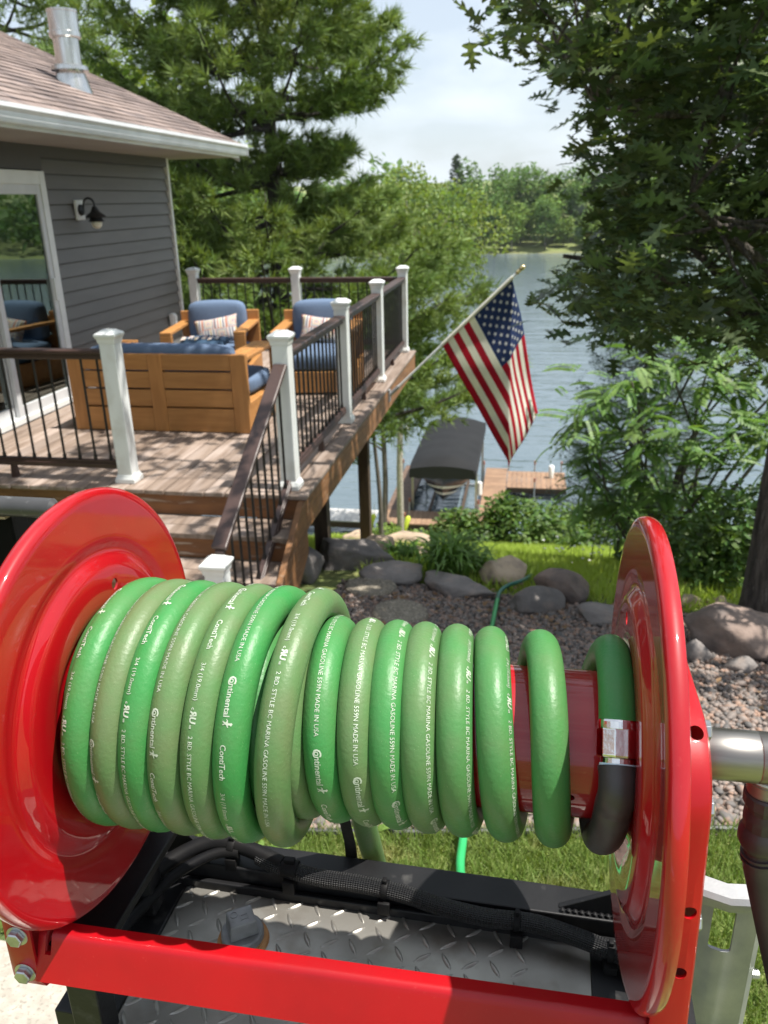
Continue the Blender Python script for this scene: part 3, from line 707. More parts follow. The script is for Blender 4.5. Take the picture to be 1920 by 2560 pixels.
for q, l in ((P1, 'white post at the top of the stair handrail on the right of the opening'), (P2, 'white post on the lake side, second from the stairs'), (P3, 'white post on the lake side, third from the stairs'),
             (P4, 'white post at the far lake side corner of the deck'), (PM, 'white post midway along the far railing behind the armchairs'), (PH, 'white post of the far railing next to the house corner')):
    dup(p0, (*q, .002), label=l)
nw = make_post('railing_post', 'low white newel post at the bottom of the stairs just above the hose', .98); nw.location = (*NW, -.985)

def railing(name, a, b, label, nbal, ztop=.89, zbot=.09, slope=None, foot=True):
    """a,b: (x,y,z of deck) ends; slope: z drop at b"""
    a = Vector((*a, 0)); b = Vector((*b, 0 if slope is None else slope)); L = (b - a).xy.length
    t = thing(name, label, 'railing', a, group='brown rails with black balusters')
    d = b - a; dn = d.xy.normalized(); e = Vector((dn.x, dn.y, 0))
    q = MB(); q.beam((0, 0, ztop - .014), d + Vector((0, 0, ztop - .014)), .088, .028); q.beam((0, 0, ztop - .045), d + Vector((0, 0, ztop - .045)), .052, .034); q.obj('top_rail', BROWNR, t, bevel=.007)
    q = MB(); q.beam((0, 0, zbot + .018), d + Vector((0, 0, zbot + .018)), .052, .036); q.beam((0, 0, zbot + .046), d + Vector((0, 0, zbot + .046)), .040, .020); q.obj('bottom_rail', BROWNR, t, bevel=.005)
    q = MB(); q.lathe([(zbot + .05, .0085), (ztop - .05, .0085)], (0, 0, 0), (0, 0, 1), 8); q.lathe([(zbot + .055, .0125), (zbot + .085, .0125)], (0, 0, 0), (0, 0, 1), 8)
    me = q.mesh('baluster', BALU, smooth=60)
    for i in range(nbal):
        u = (i + .5) / nbal; o = link('baluster', me, t); o.location = d * u
    if foot:
        q = MB(); q.frus(d.x / 2, d.y / 2, .001, zbot + .001, .022, .022, .016, .016); q.obj('rail_foot', BROWNR, t)
    return t
g_ = .055
railing('deck_railing', (P1[0], P1[1] + g_), (P2[0], P2[1] - g_), 'brown topped railing between the stair post and the second lake side post', 14)
railing('deck_railing', (P2[0], P2[1] + g_), (P3[0], P3[1] - g_), 'brown topped railing in the middle of the lake side of the deck', 14)
railing('deck_railing', (P3[0], P3[1] + g_), (P4[0], P4[1] - g_), 'brown topped railing at the far end of the lake side, ending at the corner', 14)
railing('deck_railing', (PH[0] + g_, PH[1]), (PM[0] - g_, PM[1]), 'far railing behind the armchair next to the house', 11)
railing('deck_railing', (PM[0] + g_, PM[1]), (P4[0] - g_, P4[1]), 'far railing behind the second armchair reaching the corner post', 11)
railing('deck_railing', (HX + .03, PF[1]), (PF[0] - g_, PF[1]), 'front railing from the house wall to the stair opening', 14)
railing('stair_railing', (P1[0] - .0, P1[1] - g_), (NW[0], NW[1] + g_), 'sloping brown handrail with black balusters beside the stairs', 10, ztop=.83, zbot=.02, slope=-.76, foot=False)
# ------------------------------------------------------------------ deck furniture
def cushion(mb, x0, x1, y0, y1, z0, z1, M=None, puff=.02, n=8):
    """pillowy box"""
    vs = []; fs = []
    bm = bmesh.new(); bmesh.ops.create_cube(bm, size=2); bmesh.ops.subdivide_edges(bm, edges=bm.edges, cuts=n, use_grid_fill=True)
    idx = {}
    for i, v in enumerate(bm.verts):
        p = Vector(v.co); q = Vector([math.copysign(abs(c) ** 1, c) for c in p])
        L = max(abs(p.x), abs(p.y), abs(p.z))
        s = Vector((p.x, p.y, p.z)); r = (abs(p.x) ** 8 + abs(p.y) ** 8 + abs(p.z) ** 8) ** (1 / 8); s = s / r
        e = Vector(((x1 - x0) / 2, (y1 - y0) / 2, (z1 - z0) / 2)); c = Vector(((x1 + x0) / 2, (y1 + y0) / 2, (z1 + z0) / 2))
        b = Vector([puff * math.copysign(1, s[k]) * (1 - s[(k + 1) % 3] ** 2) * (1 - s[(k + 2) % 3] ** 2) * (abs(s[k]) > .9) for k in range(3)])
        w_ = Vector([s[k] * e[k] for k in range(3)]) + c + b
        vs.append(M @ w_ if M is not None else w_)
        idx[v.index] = i
    fs = [tuple(v.index for v in f.verts) for f in bm.faces]; bm.free(); mb.add(vs, fs)

# love seat, its slatted back towards the stairs
sofa = thing('outdoor_sofa', 'teak love seat with slatted back turned to the stairs and blue grey cushions', 'sofa', (-2.93, 6.5, .004))
def bx(name, m, parent, *boxes, bevel=.005, **k):
    q = MB()
    for b_ in boxes: q.box(*b_)
    return q.obj(name, m, parent, bevel=bevel, **k)
hw = .765
for x in (-hw, -.06, hw - .13): bx('back_upright', TEAKV, sofa, (x, x + (.13 if x != -.06 else .12), -.45, -.40, 0, .635))
for z0, z1 in ((.0, .195), (.208, .345), (.358, .492), (.505, .635)):
    for x0, x1 in ((-hw + .131, -.061), (.061, hw - .131)): bx('back_board', TEAK, sofa, (x0, x1, -.447, -.412, z0 + .002, z1))
for s in (-1, 1):
    xo = s * (hw - .005); xi = s * (hw - .22); a, b_ = sorted((xo, xi))
    for k in range(3): bx('arm_plank', TEAK, sofa, (a + k * (b_ - a) / 3 + .003, a + (k + 1) * (b_ - a) / 3 - .003, -.398, .42, .575, .605))
    o1, o2 = sorted((s * (hw - .005), s * (hw - .045)))
    bx('arm_post', TEAKV, sofa, (o1, o2, .30, .42, .0, .574))
    bx('side_rail', TEAK, sofa, (o1, o2, -.398, .299, .0, .24))
bx('seat_frame', TEAK, sofa, (-hw + .05, hw - .05, -.398, .40, .17, .24))
bx('front_rail', TEAK, sofa, (-hw + .05, hw - .05, .401, .43, .06, .24))
q = MB(); cushion(q, -hw + .06, hw - .06, -.24, .42, .245, .40); q.obj('seat_cushion', BLUEF, sofa, smooth=80)
q = MB(); cushion(q, -hw + .15, hw - .15, -.392, -.22, .405, .685, puff=.012); q.obj('back_cushion', BLUEF, sofa, smooth=80)

def armchair(label, loc, rz):
    t = thing('outdoor_armchair', label, 'armchair', loc, rz, group='teak armchairs with blue grey cushions')
    W = .41
    for s in (-1, 1):
        xa, xb = sorted((s * W, s * (W - .11)))
        bx('arm_plank', TEAK, t, (xa, xb, -.50, .36, .575, .605))
        bx('front_post', TEAKV, t, (xa, xb, -.50, -.44, 0, .574))
        xa, xb = sorted((s * W, s * (W - .13)))
        bx('back_post', TEAKV, t, (xa, xb, .361, .41, 0, .70))
        xa, xb = sorted((s * W, s * (W - .04)))
        bx('side_rail', TEAK, t, (xa, xb, -.439, .36, .0, .24))
    bx('seat_frame', TEAK, t, (-W + .05, W - .05, -.42, .36, .16, .22)); bx('front_rail', TEAK, t, (-W + .112, W - .112, -.49, -.45, .02, .22))
    for k in range(3): bx('back_board', TEAK, t, (-W + .131, W - .131, .37, .40, .06 + k * .2, .25 + k * .2))
    q = MB(); cushion(q, -W + .06, W - .06, -.47, .30, .225, .40); q.obj('seat_cushion', BLUEF, t, smooth=80)
    q = MB(); cushion(q, -.285, .285, .18, .35, .40, .80, puff=.02); q.obj('back_cushion', BLUEF, t, smooth=80)
    return t
c1 = armchair('teak armchair beside the house wall with two cushions on its seat', (-3.13, 7.88, .004), R(9))
c2 = dup(c1, (-2.04, 7.95, .004), R(7), label='teak armchair by the lake side railing, half hidden by the balusters')

# woven geometric cushion pattern
pm = bpy.data.materials.new('maze_stripe_fabric'); pm.use_nodes = True; nt = pm.node_tree; b = nt.nodes['Principled BSDF']; b.inputs['Roughness'].default_value = .9
N = nt.nodes.new; L = nt.links.new
tc = N('ShaderNodeTexCoord'); sp = N('ShaderNodeSeparateXYZ'); L(tc.outputs['Object'], sp.inputs[0])
def mth(op, a, c=None):
    n = N('ShaderNodeMath'); n.operation = op
    for i, v in enumerate((a, c)):
        if v is None: continue
        if isinstance(v, (int, float)): n.inputs[i].default_value = v
        else: L(v, n.inputs[i])
    return n.outputs[0]
U = mth('MULTIPLY', sp.outputs[0], 1 / .125); V_ = mth('MULTIPLY', sp.outputs[2], 1 / .125)
cu = mth('ABSOLUTE', mth('SUBTRACT', mth('FRACT', U), .5)); cv = mth('ABSOLUTE', mth('SUBTRACT', mth('FRACT', V_), .5))
chk = mth('MODULO', mth('ADD', mth('FLOOR', U), mth('ADD', mth('FLOOR', V_), 40)), 2)
mxv = mth('ADD', mth('MULTIPLY', chk, mth('MAXIMUM', cu, cv)), mth('MULTIPLY', mth('SUBTRACT', 1, chk), mth('FRACT', mth('MULTIPLY', mth('ADD', U, 10), .5))))
band = mth('MULTIPLY', mxv, 9.); fr = mth('FRACT', band); line = mth('LESS_THAN', fr, .50)
hue = mth('FRACT', mth('MULTIPLY', mth('FLOOR', band), .37))
cr = N('ShaderNodeValToRGB'); cr.color_ramp.interpolation = 'CONSTANT'
for i, (p_, c_) in enumerate(((0, (.10, .11, .15)), (.3, (.42, .17, .11)), (.55, (.46, .34, .16)), (.8, (.16, .18, .22)))):
    e = cr.color_ramp.elements[i] if i < 2 else cr.color_ramp.elements.new(p_)
    e.position = p_; e.color = (*c_, 1)
L(hue, cr.inputs[0])
mx = N('ShaderNodeMix'); mx.data_type = 'RGBA'; mx.inputs[6].default_value = (.60, .57, .55, 1); L(cr.outputs[0], mx.inputs[7]); L(line, mx.inputs[0]); L(mx.outputs[2], b.inputs['Base Color'])
def pillow(w, h, t, m):
    n = 16; vs = []; fs = []
    for s in (1, -1):
        for j in range(n + 1):
            for i in range(n + 1):
                u, v = i / n * 2 - 1, j / n * 2 - 1
                e = (max(0, 1 - u * u) * max(0, 1 - v * v)) ** .42
                k = 1 - .10 * (1 - abs(u) ** 2) * abs(v) ** 3; k2 = 1 - .10 * (1 - abs(v) ** 2) * abs(u) ** 3
                vs.append((u * w / 2 * k2, -s * t / 2 * e, v * h / 2 * k))
    for s in range(2):
        o = s * (n + 1) ** 2
        fs += [(o + j * (n + 1) + i, o + j * (n + 1) + i + 1, o + (j + 1) * (n + 1) + i + 1, o + (j + 1) * (n + 1) + i) for j in range(n) for i in range(n)]
    q = MB(); q.add(vs, fs); return q.mesh('throw_pillow', m, smooth=80)
pw = pillow(.46, .27, .15, pm)
for loc, rot, l in (((-3.11, 7.93, .545), (R(-22), R(-9), R(9)), 'maze patterned pillow leaning on the back of the armchair by the house'),
                    ((-2.02, 8.0, .545), (R(-22), R(7), R(7)), 'maze patterned pillow leaning on the back of the armchair by the railing')):
    o = link('throw_pillow', pw); o.location = loc; o.rotation_euler = rot; setp(o, l, 'pillow')
o = link('throw_pillow', pillow(.50, .40, .14, NAVYF)); o.location = (-3.10, 7.50, .475); o.rotation_euler = (R(-84), 0, R(9)); setp(o, 'dark blue pillow lying flat at the front of the armchair seat', 'pillow')
tr_ = MB(); 
for k in range(6): tr_.box(-.19 + k * .065, -.15 + k * .065, -.071, -.066, -.10 + .03 * (k % 2), .02 + .03 * (k % 2))
q = link('printed_trim', tr_.mesh('printed_trim', pm), o)

# ------------------------------------------------------------------ flag on the rim of the deck
FB = Vector((-1.34, 7.92, -.10)); FT = Vector((-.105, 7.90, 1.09)); fd = (FT - FB).normalized()
fp = thing('flagpole', 'white slanted flagpole bracketed to the lake side of the deck', 'flagpole', FB)
q = MB(); q.tube([fd * .05, fd * ((FT - FB).length)], .0115, 12); q.obj('pole', WHITEV, fp, smooth=60)
q = MB(); q.box(-.006, .012, -.035, .035, -.06, .06); q.tube([fd * -.0, fd * .14], .019, 12); q.obj('bracket', mat('grey_bracket', (.35, .36, .37), None, rough=.5, metal=.4), fp, smooth=40)
q = MB(); Lp = (FT - FB).length; q.lathe([(Lp - .01, .012), (Lp + .0, .019), (Lp + .03, .019), (Lp + .035, .014), (Lp + .05, .022), (Lp + .075, .024), (Lp + .09, .016), (Lp + .097, 0)], (0, 0, 0), fd, 16); q.obj('finial', BRASS, fp, smooth=60)
hoist = .90; fly = 1.43
H0 = FB + fd * (Lp - .07); 
PX = Vector((1, 0, 0))
def flagpt(u, v):
    """u 0..1 down the hoist, v 0..1 along the fly: the cloth hangs, bends over one long fold, then turns away"""
    P = H0 - fd * (hoist * u); s = v * fly
    d1 = Vector((.50, 0, -.866)); xf = H0.x + .015 + .012 * u
    t = max(0., (xf - P.x) / d1.x)
    soft = .03
    a = min(s, t); r = max(0., s - t)
    d2 = Vector((.215 - .06 * u, .10, -.97)).normalized()
    p = P + d1 * a + d2 * r
    # the cloth right of the fold swings away from the viewer, with soft ripples
    p.y += .16 * (1 - math.exp(-r * 2.2)) * (1 - u) + .018 * math.sin(7 * s + 3.1 * u) * min(1, s * 2) + .03 * math.sin(5. * u + 1.5 * s) * min(1, s)
    p.x += .012 * math.sin(6 * u + 4 * s) * min(1, r * 3)
    p.z += .035 * u * r + .02 * (1 - u) * r
    return p
nu, nv = 52, 70
q = MB(); vs = [flagpt(i / nu, j / nv) for i in range(nu + 1) for j in range(nv + 1)]
for i in range(nu):
    for j in range(nv):
        st_ = int((i + .5) / nu * 13); canton = j < nv * .4 and st_ < 7
        m_ = 2 if canton else (0 if st_ % 2 == 0 else 1)
        q.f.append((i * (nv + 1) + j, i * (nv + 1) + j + 1, (i + 1) * (nv + 1) + j + 1, (i + 1) * (nv + 1) + j)); q.m.append(m_)
q.v = [tuple(p - H0) for p in vs]
me = q.mesh('flag', [FLAGR, FLAGW, FLAGB], smooth=180)
flag = link('flag', me); flag.location = H0; setp(flag, 'American stars and stripes flag hanging folded from the slanted white pole', 'flag')
sol = flag.modifiers.new('cloth', 'SOLIDIFY'); sol.thickness = .002
stq = MB()
for row in range(9):
    for c in range(6 if row % 2 == 0 else 5):
        uc = (row + 1) / 10 * 7 / 13; vc = ((c * 2 + 1 + (row % 2)) / 12) * .4
        for side in (1, -1):
            pts = []
            for k in range(10):
                a = math.pi / 2 + k * math.pi / 5; rr_ = (.0225 if k % 2 == 0 else .0092)
                u_, v_ = uc - rr_ * math.sin(a) / hoist, vc + rr_ * math.cos(a) / fly
                e = 1e-3; n_ = (flagpt(u_ + e, v_) - flagpt(u_ - e, v_)).cross(flagpt(u_, v_ + e) - flagpt(u_, v_ - e)).normalized()
                pts.append(flagpt(u_, v_) + n_ * (.0035 if side > 0 else -.0035) - H0)
            c_ = sum(pts, Vector()) / 10
            stq.add(pts + [c_], [(k, (k + 1) % 10, 10) for k in range(10)])
stq.obj('stars', FLAGW, flag, kind='stuff')
q = MB(); q.tube([tuple(-fd * (hoist * u)) for u in np.linspace(-.02, 1.0, 12)], .0175, 10); q.obj('pole_sleeve', FLAGW, flag, smooth=60)

# ------------------------------------------------------------------ dock, boat lift
DZ = -9.4
dock = thing('dock', 'reddish wooden dock with two piers around the boat slip', 'dock', (-3, 30, DZ)); DKL = Vector((-3, 30, DZ))
def boards(x0, x1, y0, y1, m, along_x, parent, origin, wd=.14):
    n = max(1, round(((x1 - x0) if along_x else (y1 - y0)) / wd)); w_ = ((x1 - x0) if along_x else (y1 - y0)) / n
    q = MB()
    if along_x: q.box(-w_ / 2 + .006, w_ / 2 - .006, y0 - (y0 + y1) / 2, y1 - (y0 + y1) / 2, -.04, 0)
    else: q.box(x0 - (x0 + x1) / 2, x1 - (x0 + x1) / 2, -w_ / 2 + .006, w_ / 2 - .006, -.04, 0)
    me = q.mesh('dock_board', m)
    for i in range(n):
        o = link('dock_board', me, parent)
        o.location = Vector(((x0 + w_ * (i + .5)) if along_x else (x0 + x1) / 2, (y0 + y1) / 2 if along_x else y0 + w_ * (i + .5), DZ)) - origin
boards(-5.15, -.55, 27.25, 28.62, DOCKR, True, dock, DKL, .20)
boards(-5.05, -4.2, 28.64, 34.2, DOCKD, False, dock, DKL, .20)
boards(-1.48, -.55, 28.64, 34.2, DOCKR, False, dock, DKL, .20)
boards(-.53, 1.9, 31.7, 33.85, DOCKR, True, dock, DKL, .20)
q = MB()
for b_ in ((-5.15, -.55, 27.27, 27.33), (-5.15, -.55, 28.56, 28.61), (-5.03, -4.97, 28.65, 34.2), (-4.28, -4.22, 28.65, 34.2), (-1.46, -1.40, 28.65, 34.2), (-.62, -.56, 28.65, 34.2), (-.52, 1.9, 31.72, 31.78), (-.52, 1.9, 33.77, 33.83)):
    q.box(b_[0] + 3, b_[1] + 3, b_[2] - 30, b_[3] - 30, -.24, -.042)
q.obj('dock_frame', DARKPOST, dock)
for i, (x, y) in enumerate(((-5.10, 33.6), (-5.10, 28.9), (-4.14, 28.75), (-1.52, 28.8), (-1.56, 33.7), (-.50, 33.95), (.62, 33.95), (.60, 31.62), (1.75, 33.95), (-5.0, 27.15), (-4.1, 27.15), (-1.2, 27.15))):
    q = MB(); q.lathe([(-2.6, .03), (.42, .03), (.43, .0)], (x + 3, y - 30, 0), (0, 0, 1), 8); p_ = q.obj('dock_post', LIFTM, dock, smooth=60)
    q = MB(); q.lathe([(.30, .042), (.46, .042), (.47, 0)], (x + 3, y - 30, 0), (0, 0, 1), 8); q.obj('post_cap', mat('brick_red_cap', (.33, .13, .08), None, rough=.7) if i == 0 else bpy.data.materials['brick_red_cap'], p_, smooth=60)
gd = thing('grey_dock', 'pale grey dock section left of the slip along the shore', 'dock', (-6.6, 27.9, DZ))
boards(-8.9, -5.3, 27.25, 28.5, DOCKG, True, gd, Vector((-6.6, 27.9, DZ)), .22)
q = MB(); q.box(-2.3, 1.3, -.62, -.56, -.28, -.042); q.obj('dock_frame', DARKPOST, gd)
for loc, l in (((-5.35, 27.18, DZ), 'lime yellow bumper hanging at the grey dock end'), ((-4.05, 27.12, DZ), 'lime yellow bumper hanging on the reddish dock edge')):
    t = thing('dock_bumper', l, 'bumper', loc); q = MB(); q.lathe([(-.25, .0), (-.22, .08), (.30, .10), (.36, .05), (.40, 0)], (0, 0, 0), (.3, 0, 1), 10); q.obj('float', LIME, t, smooth=60)
    q = MB(); q.lathe([(-.45, .05), (-.26, .06)], (-.08, 0, 0), (.3, 0, 1), 8); q.obj('end_cap', PALEW, t, smooth=60); q = MB(); q.lathe([(.35, .012), (.75, .012)], (.12, 0, 0), (0, 0, 1), 6); q.obj('hanger', LIFTM, t)
o = MB(); o.lathe([(-.28, .10), (.22, .12), (.26, .08), (.27, 0)], (0, 0, 0), (0, 0, 1), 12); o = o.obj('dock_bucket', PALEW, smooth=50); o.location = (1.30, 33.1, DZ + .29); setp(o, 'white bucket at the end of the right pier', 'bucket')
o = MB(); o.lathe([(-.30, .05), (-.26, .11), (.22, .11), (.26, .05)], (0, 0, 0), (0, .15, 1), 12); o = o.obj('fender', PALEW, smooth=50); o.location = (-1.56, 30.3, DZ + .42); setp(o, 'white fender hanging on the boat lift post', 'fender')
o = MB(); o.lathe([(-.15, .02), (-.1, .14), (.0, .2), (.1, .14), (.15, .02)], (0, 0, 0), (1, .2, .15), 14); o = o.obj('buoy', PALEW, smooth=60); o.location = (-6.15, 42.0, LAKE_Z + .05); setp(o, 'small white buoy floating left of the boat canopy', 'buoy')
# lift and canopy
lift = thing('boat_lift', 'boat lift with a charcoal fabric canopy over the slip', 'boat lift', (-2.8, 31, DZ)); LL = Vector((-2.8, 31, DZ))
CX0, CX1, CY0, CY1 = -4.0, -1.56, 27.75, 34.5; nx = 16; ny = 12; q = MB(); vs = []
def cz(u, v):
    e = min(v, 1 - v) * 2
    return 2.05 + .30 * (1 - u * u) * (1 - .55 * max(0, 1 - e * 5) ** 2) - .10 * max(0, 1 - e * 7) + .008 * math.cos(v * 2 * math.pi * 6)
for j in range(ny * 3 + 1):
    v = j / (ny * 3)
    for i in range(nx + 1):
        u = i / nx * 2 - 1; vs.append((CX0 + (CX1 - CX0) * i / nx + 2.8, CY0 + (CY1 - CY0) * v - 31, cz(u, v)))
q.add(vs, [(j * (nx + 1) + i, j * (nx + 1) + i + 1, (j + 1) * (nx + 1) + i + 1, (j + 1) * (nx + 1) + i) for j in range(ny * 3) for i in range(nx)])
q.obj('canopy_top', CANOPY, lift, smooth=50)
q = MB(); N3 = ny * 3
def skirt(idx):
    n = len(idx); a = [vs[i] for i in idx]
    q.add(a + [(x, y, 1.62 + .02 * math.sin(k * 1.9)) for k, (x, y, z) in enumerate(a)], [(k, k + 1, n + k + 1, n + k) for k in range(n - 1)])
skirt(list(range(nx + 1))); skirt([N3 * (nx + 1) + i for i in range(nx + 1)]); skirt([j * (nx + 1) for j in range(N3 + 1)]); skirt([j * (nx + 1) + nx for j in range(N3 + 1)])
sk = q.obj('canopy_skirt', mat('black_canopy_skirt', (.014, .0145, .016), None, rough=.7), lift, smooth=50)
for x in (-4.05, -1.62):
    for y in (29.0, 33.4):
        q = MB(); q.box(x - .04 + 2.8, x + .04 + 2.8, y - 31.04, y - 30.96, -2.5, 1.9); q.obj('lift_post', LIFTM, lift)
q = MB()
for y in (29.3, 33.0): q.box(-1.25, 1.18, y - 31.06, y - 30.94, -.45, -.36)
q.obj('cradle_beam', LIFTM, lift)
for x in (-.65, .62):
    q = MB(); q.beam((x, -1.9, -.28), (x, 2.2, -.28), .10, .12); q.obj('bunk', DARKPOST, lift)
boat = thing('speedboat', 'dark hulled speedboat with white stripes hanging in the lift under the canopy', 'boat', (-2.8, 30.8, DZ + .78))
def hullpt(v, a):
    """v 0 bow .. 1 stern; a -1..1 around the section, 0 at the keel"""
    hw_ = 1.02 * (1 - (1 - min(1, v * 3.2)) ** 2.4); dp = .75 - .32 * (1 - min(1, v * 1.8)) ** 2
    s_ = abs(a); x = math.copysign(hw_ * min(1, s_ * 1.12) ** .8, a); z = -dp + dp * s_ ** 1.25 + .35 * (1 - min(1, v * 2)) ** 2 * s_
    return (x, -2.75 + 5.4 * v, z + .25 + .18 * s_)
q = MB(); na, nv2 = 24, 22
q.add([hullpt(j / nv2, i / na * 2 - 1) for j in range(nv2 + 1) for i in range(na + 1)], [(j * (na + 1) + i, j * (na + 1) + i + 1, (j + 1) * (na + 1) + i + 1, (j + 1) * (na + 1) + i) for j in range(nv2) for i in range(na)])
for i in range(nv2 * na):
    a = abs((i % na + .5) / na * 2 - 1); q.m[i] = 1 if .30 < a < .40 or .62 < a < .70 else 0
q.obj('hull', [HULLB, HULLW], boat, smooth=60)
q = MB(); top = [hullpt(j / nv2, -1) for j in range(nv2 + 1)] + [hullpt(j / nv2, 1) for j in range(nv2, -1, -1)]
q.add([(x, y, z + .01) for x, y, z in top], [tuple(range(len(top)))]); q.obj('deck_cover', HULLB, boat)

# ------------------------------------------------------------------ trees and plants
def limb(mb, a, b, r0_, r1_, wob=.05, n=7, seg=6, sag=0.):
    a, b = Vector(a), Vector(b); L = (b - a).length; ph = rng.uniform(0, 6, 4); P = []
    for i in range(n + 1):
        t = i / n; k = math.sin(math.pi * t)
        P.append(a.lerp(b, t) + Vector((math.sin(ph[0] + 4 * t), math.sin(ph[1] + 4 * t), math.sin(ph[2] + 3 * t) * .5)) * (wob * L * k) + Vector((0, 0, -sag * L * k)))
    mb.tube(P, [r0_ + (r1_ - r0_) * i / n for i in range(n + 1)], seg)
    return P
LEAF4 = np.array([(0, 0, 0), (.30, .45, .06), (0, 1, -.04), (-.30, .45, .06)]); LEAF4F = np.array([(0, 1, 2), (0, 2, 3)])
def clump_pts(clumps, n, shell=.45, g=None):
    g = g or rng
    cl = np.array([(*c, *r) for c, r in clumps], float); vol = (cl[:, 3] * cl[:, 4] * cl[:, 5]) ** (2 / 3); pick = g.choice(len(cl), n, p=vol / vol.sum())
    d = g.normal(size=(n, 3)); d /= np.linalg.norm(d, axis=1)[:, None]; rr = g.uniform(shell, 1, n) ** .5
    lump = 1 + .16 * np.sin(d[:, 0] * 7 + pick) * np.sin(d[:, 1] * 6 + pick * 1.7) + .1 * np.sin(d[:, 2] * 11 + pick)
    return cl[pick, :3] + d * cl[pick, 3:] * (rr * lump)[:, None]
def leafy(name, label, cat, base, clumps, nleaf, lsize, m, bark, tr=.15, group=None, trunk_to=None, shell=.45, tilt=(0, 1.3), limbs=True, seed=0, lowest=.15):
    g = np.random.default_rng(seed + 100)
    t = thing(name, label, cat, base, group=group); B = np.array(base)
    P = clump_pts([(np.array(c) - B, r) for c, r in clumps], nleaf, shell, g)
    V, F = scatter(LEAF4, LEAF4F, P, rotmats(nleaf, tilt, g=g), lsize * g.uniform(.6, 1.3, nleaf))
    link('crown', np_mesh('crown', V, F, m), t)
    q = MB(); tt = Vector(trunk_to or np.mean([c for c, r in clumps], 0)) - Vector(base)
    limb(q, (0, 0, -.3), tt, tr, tr * .35, .02, 10, 10)
    if limbs:
        for c, r in clumps:
            e = Vector(c) - Vector(base); a = tt * min(.92, max(lowest, (e.z - .7 * e.xy.length) / max(tt.z, .1)))
            limb(q, a, e, tr * .35, tr * .08, .05, 6, 6)
    q.obj('trunk', bark, t, smooth=60)
    return t

# --- white pine behind the deck
def conifer(name, label, base, top_z, first, spread, seed, m, bark, r, tuft_l, n_wh, per, reach=None, up_=.18, bare=0.25, needles=18, tuftn=(5, 9), wob=.0, drop=None):
    g = np.random.default_rng(seed); t = thing(name, label, 'tree', base); q = MB(); TP = []; TD = []
    Ht = top_z - base[2]
    q.tube([(wob * math.sin(k * .5), 0, -.4 + (Ht + .4) * k / 14) for k in range(15)], [r * (1 - .93 * k / 14) + .01 for k in range(15)], 10)
    for k in range(n_wh):
        z = first - base[2] + (Ht - first + base[2]) * (k + g.uniform(-.3, .3)) / n_wh
        f = 1 - (z - first + base[2]) / (Ht - first + base[2]); L = spread * (f ** .75) * (1 if f < .85 else .9) + .35
        for j in range(per):
            az = 2 * math.pi * j / per + k * 2.4 + g.uniform(-.35, .35); Lb = L * g.uniform(.65, 1.15)
            d = np.array([math.cos(az), math.sin(az), 0]); 
            if reach: Lb *= reach(z + base[2], d)
            pth = [np.array([0, 0, z]) + d * Lb * s + np.array([0, 0, Lb * (up_ * s - .10 * s + .16 * s ** 3) - .10 * Lb * math.sin(math.pi * s) + .06 * Lb * math.sin(3 * s + az)]) for s in np.linspace(0, 1, 7)]
            if drop and drop(pth[-1] + np.array(base)): continue
            q.tube([tuple(p) for p in pth], [r * .28 * (1 - .85 * s) * (.4 + .6 * f) + .004 for s in np.linspace(0, 1, 7)], 5)
            nt_ = int(6 + Lb * 4.5)
            for i in range(nt_):
                s = bare + (1 - bare) * (i + g.uniform(0, 1)) / nt_; p = pth[min(5, int(s * 6))] * (1 - (s * 6) % 1) + pth[min(6, int(s * 6) + 1)] * ((s * 6) % 1)
                sgn = 1 if i % 2 else -1; a2 = az + sgn * g.uniform(.5, 1.1); l2 = Lb * (1.05 - s) * .55 + .22
                d2 = np.array([math.cos(a2), math.sin(a2), g.uniform(-.05, .25)])
                e = p + d2 * l2; nn = int(g.integers(*tuftn))
                for c in range(nn):
                    u_ = .2 + .8 * (c + g.uniform(0, 1)) / nn
                    TP.append(p + d2 * l2 * u_ + g.normal(0, .05, 3)); TD.append(d2 + g.normal(0, .35, 3) + np.array([0, 0, .35]))
            TP.append(pth[-1]); TD.append(d + np.array([0, 0, .5]))
    TP = np.array(TP); TD = np.array(TD); TD /= np.linalg.norm(TD, axis=1)[:, None]
    # tufts of needles: each needle a slim triangle
    n = len(TP) * needles; P = np.repeat(TP, needles, 0); D = np.repeat(TD, needles, 0) + g.normal(0, .55, (n, 3)); D /= np.linalg.norm(D, axis=1)[:, None]
    sd = np.cross(D, g.normal(size=(n, 3))); sd /= np.linalg.norm(sd, axis=1)[:, None]; L = tuft_l * g.uniform(.6, 1.25, n)[:, None]; wd = tuft_l * .055
    P = P + D * (g.uniform(-.2, .35, n)[:, None] * tuft_l)
    V = np.stack([P - sd * wd, P + sd * wd, P + D * L + sd * wd * .3], 1).reshape(-1, 3)
    link('needles', np_mesh('needles', V, np.arange(n * 3).reshape(-1, 3), m), t)
    q.obj('trunk', bark, t, smooth=60)
    return t
conifer('pine_tree', 'tall white pine with soft needle plumes standing behind the deck', (-4.86, 16, gzf(-4.86, 16)), 9.5, -2.8, 4.5, 5, PINEN, BARKP, .23, .22, 25, 7, reach=lambda z, d: 1. if d[0] < .25 else float(np.interp(z, [.2, 1.0, 1.6, 3.0, 3.5, 3.9, 4.3, 4.8, 6], [1.0, .72, .42, .45, .85, 1.25, 1.15, .55, .6])))
conifer('pine_tree', 'second pine behind the house roof at the upper left corner', (-12.4, 19.5, gzf(-12, 19.5)), 12, -2.0, 5.2, 9, PINEN, BARKP, .26, .24, 20, 6, needles=7)
conifer('spruce_tree', 'dusky blue green spruce at the shore behind the sumac', (3.1, 21.5, gzf(3.1, 21.5)), .4, gzf(3.1, 21.5) + .6, 2.3, 15, SPRN, BARKP, .14, .13, 22, 8, up_=-.12, needles=4)

